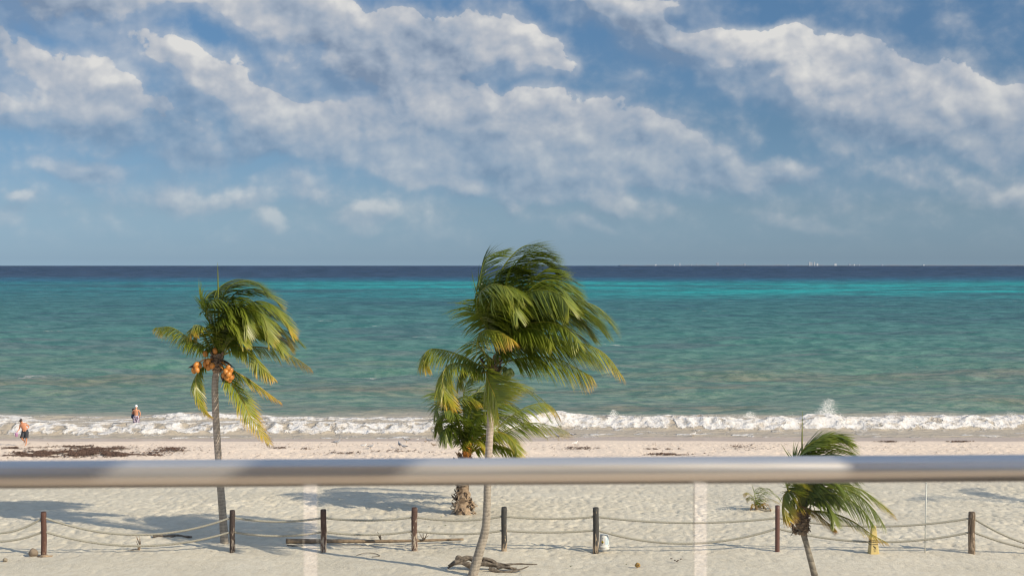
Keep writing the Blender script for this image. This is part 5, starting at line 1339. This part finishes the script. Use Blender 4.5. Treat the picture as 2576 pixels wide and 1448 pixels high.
def people():
    # runner coming up the beach towards the camera
    g = ground(63, 1121)
    J = dict(pelvis=(0, 0, .86), belly=(-.03, -.04, 1.03), chest=(-.075, -.08, 1.22), neck=(-.12, -.12, 1.37), head0=(-.15, -.17, 1.43), head1=(-.17, -.20, 1.49), head2=(-.175, -.19, 1.57), face=(-.25, -.9, -.45),
             shL=(.095, -.06, 1.31), elL=(.245, .04, 1.13), wrL=(.10, -.17, .99), haL=(.03, -.22, .94), shR=(-.25, -.10, 1.27), elR=(-.31, -.02, 1.03), wrR=(-.36, -.16, .92), haR=(-.39, -.21, .88),
             hipL=(.09, 0, .80), knL=(.10, -.05, .44), anL=(.05, .03, .09), toeL=(.04, -.12, .03), hipR=(-.09, 0, .80), knR=(-.13, -.18, .47), anR=(-.08, .14, .28), toeR=(-.10, .10, .14))
    t = person(g, 0, J, simple('black_shorts', (.022, .026, .035), .7), 'shirtless dark haired person in black shorts running from the water with a pink bucket', 1.0, hair=HAIR)
    b = empty('toy_bucket', g + Vector((-.42, -.24, .58))); tag(b, 'small pink toy bucket held by the running person', 'bucket')
    pk = simple('pink_plastic', (.62, .34, .58), .45, vary=.04); n = 16; prof = [(.0, .0), (.075, .0), (.10, .20), (.108, .205), (.105, .215), (.095, .205), (.07, .01), (0, .01)]
    vs = [(r * math.cos(2 * math.pi * k / n), r * math.sin(2 * math.pi * k / n), z) for r, z in prof for k in range(n)]
    MB().add(vs, [(i * n + k, i * n + (k + 1) % n, (i + 1) * n + (k + 1) % n, (i + 1) * n + k) for i in range(len(prof) - 1) for k in range(n)]).build('pail', pk, b)
    MB().tube(catmull([(-.10, 0, .20), (-.06, 0, .27), (.03, .02, .30), (.08, .01, .27), (.10, 0, .20)], 14), .007, 6).build('handle', pk, b)
    # man seen from behind, knee deep, holding a child
    y = 96.2; x = (341 - 1288) / F0 * y; wz = surf_z(x, y); g = Vector((x, y, wz - .42))
    J = dict(pelvis=(0, 0, .93), belly=(0, .01, 1.08), chest=(0, 0, 1.30), neck=(0, .01, 1.47), head0=(-.0, .01, 1.54), head1=(0, .02, 1.62), head2=(0, .02, 1.71), face=(-.15, 1, -.1),
             shL=(-.19, 0, 1.41), elL=(-.27, .12, 1.15), wrL=(-.20, .30, 1.10), haL=(-.12, .33, 1.12), shR=(.19, 0, 1.41), elR=(.30, -.02, 1.14), wrR=(.22, -.02, .95), haR=(.20, .02, .88),
             hipL=(-.09, 0, .87), knL=(-.10, .03, .48), anL=(-.10, 0, .08), toeL=(-.11, .15, .03), hipR=(.09, 0, .87), knR=(.10, .02, .48), anR=(.11, 0, .08), toeR=(.12, .15, .03))
    m, N, bs, out = new_mat('patterned_shorts'); tc = N.new('ShaderNodeTexCoord').outputs['Object']
    N.put(bs.inputs['Base Color'], N.mix(N.rng(N.noise(N.mapping(tc, scale=(1, 1, .5)), 22, 2), .47, .53), (.09, .045, .09, 1), (.50, .46, .54, 1))); bs.inputs['Roughness'].default_value = .8
    person(g, 0, J, m, 'shirtless man in a white cap and patterned shorts standing knee deep in the surf', 1.0, cap=simple('white_cap', (.80, .80, .80), .6, vary=.02))
    # child held at his left side
    c = g + Vector((-.24, .26, .82))
    J = dict(pelvis=(0, 0, .22), belly=(0, 0, .32), chest=(0, 0, .44), neck=(0, 0, .55), head0=(0, 0, .60), head1=(0, 0, .67), head2=(0, .0, .75), face=(1, .2, 0),
             shL=(-.11, 0, .50), elL=(-.15, .06, .38), wrL=(-.05, .12, .36), haL=(-.01, .13, .37), shR=(.11, 0, .50), elR=(.17, .0, .42), wrR=(.24, -.05, .48), haR=(.27, -.08, .50),
             hipL=(-.07, 0, .18), knL=(-.12, .10, .06), anL=(-.06, .10, -.14), toeL=(-.06, .18, -.16), hipR=(.07, 0, .18), knR=(.14, .06, .04), anR=(.10, .06, -.16), toeR=(.10, .15, -.18))
    person(c, 0, J, simple('navy_swimwear', (.03, .05, .10), .7), 'dark haired child carried on the left arm of the man in the surf', .85, hair=HAIR)
people()


# ------------------------------------------------------------------ balcony the picture is taken from
def balcony():
    RY, RZ, ang = 2.63, CAM_Z - .383, .045
    Met = new_mat('satin_aluminium'); m, N, b, out = Met
    tc = N.new('ShaderNodeTexCoord').outputs['Object']
    b.inputs['Base Color'].default_value = (.59, .60, .61, 1); b.inputs['Metallic'].default_value = .78; 
    N.put(b.inputs['Roughness'], N.rng(N.noise(N.mapping(tc, scale=(.3, 6, 6)), 8, 4), .3, .7, .32, .40))
    root = empty('glass_balustrade', (0, RY, 8.55), ang)
    tag(root, 'balcony balustrade with a round grey metal handrail over clear glass panels', 'balustrade')
    zr = RZ - 8.55
    MB().tube([(x, 0, zr) for x in np.linspace(-3.2, 2.05, 40)], .0252, 40).build('handrail', m, root)
    gm = bpy.data.materials.new('tinted_glass'); gm.use_nodes = True; N = NT(gm.node_tree); N.n.clear()
    out = N.new('ShaderNodeOutputMaterial'); tr = N.new('ShaderNodeBsdfTransparent'); tr.inputs[0].default_value = (.895, .915, .905, 1)
    gl = N.new('ShaderNodeBsdfGlossy'); gl.inputs['Roughness'].default_value = .02
    fr = N.new('ShaderNodeFresnel'); fr.inputs[0].default_value = 1.45; mx = N.new('ShaderNodeMixShader')
    N.put(mx.inputs[0], fr.outputs[0]); N.l.new(tr.outputs[0], mx.inputs[1]); N.l.new(gl.outputs[0], mx.inputs[2])
    N.l.new(mx.outputs[0], out.inputs[0])
    sc = RY / F0
    edges = [-3.15, (765 - 1288) * sc, (800 - 1288) * sc, (1750 - 1288) * sc, (1784 - 1288) * sc, 2.0]
    for a, b_ in ((0, 1), (2, 3), (4, 5)):
        MB().box(((edges[a] + edges[b_]) / 2, 0, (zr - .02) / 2 + .03), (edges[b_] - edges[a], .010, zr - .08 + .038)).build('glass_panel', gm, root, False)
        MB().box(((edges[a] + edges[b_]) / 2, 0, .035), (edges[b_] - edges[a] - .3, .04, .07)).build('glass_clamp', m, root, False)
    # slab and facade; unseen shade wall, slab and beams added to shadow the handrail
    tile = simple('terrace_tile', (.56, .44, .32), .6, vary=.15, nscale=3); wall = simple('balcony_plaster', (.62, .56, .48), .85, vary=.06, nscale=2, bump=.2)
    t = empty('beach_house', (0, 0, 0)); tag(t, 'plastered beach house whose terrace the view is taken from', 'house')
    MB().box((-.5, .0, 8.45), (8.5, 5.7, .2)).build('terrace_floor', tile, t, False)
    MB().box((-.5, -2.75, 9.85), (8.5, .2, 2.6)).build('facade_wall', wall, t, False)
    MB().box((-.5, .0, 4.1), (8.3, 5.4, 8.48)).build('lower_storey', wall, t, False)
    ye = RY + .03 - (2.12 - .585) * SUN_H.y / -SUN_H.x
    MB().box((2.2, (ye + 2.84) / 2, 9.90), (.16, 2.84 - ye, 2.70)).build('shade_wall', wall, t, False)  # unseen, placed to shade the right end of the handrail
    wood = simple('shade_beam_wood', (.20, .12, .07), .7, vary=.25)
    s = SUN_DIR; H = 1.62; kx = s.x / s.z * H
    def beam(x0, x1, name='shade_beam', mt=wood):
        MB().box(((x0 + x1) / 2 + kx, -.45, RZ + H + .02), (x1 - x0, 4.4, .04)).build(name, mt, t, False)
    beam(-4.0, -.745, 'shade_slab', wall); beam(-.455, -.205)  # unseen casters, set to throw the dark bands on the handrail
balcony()
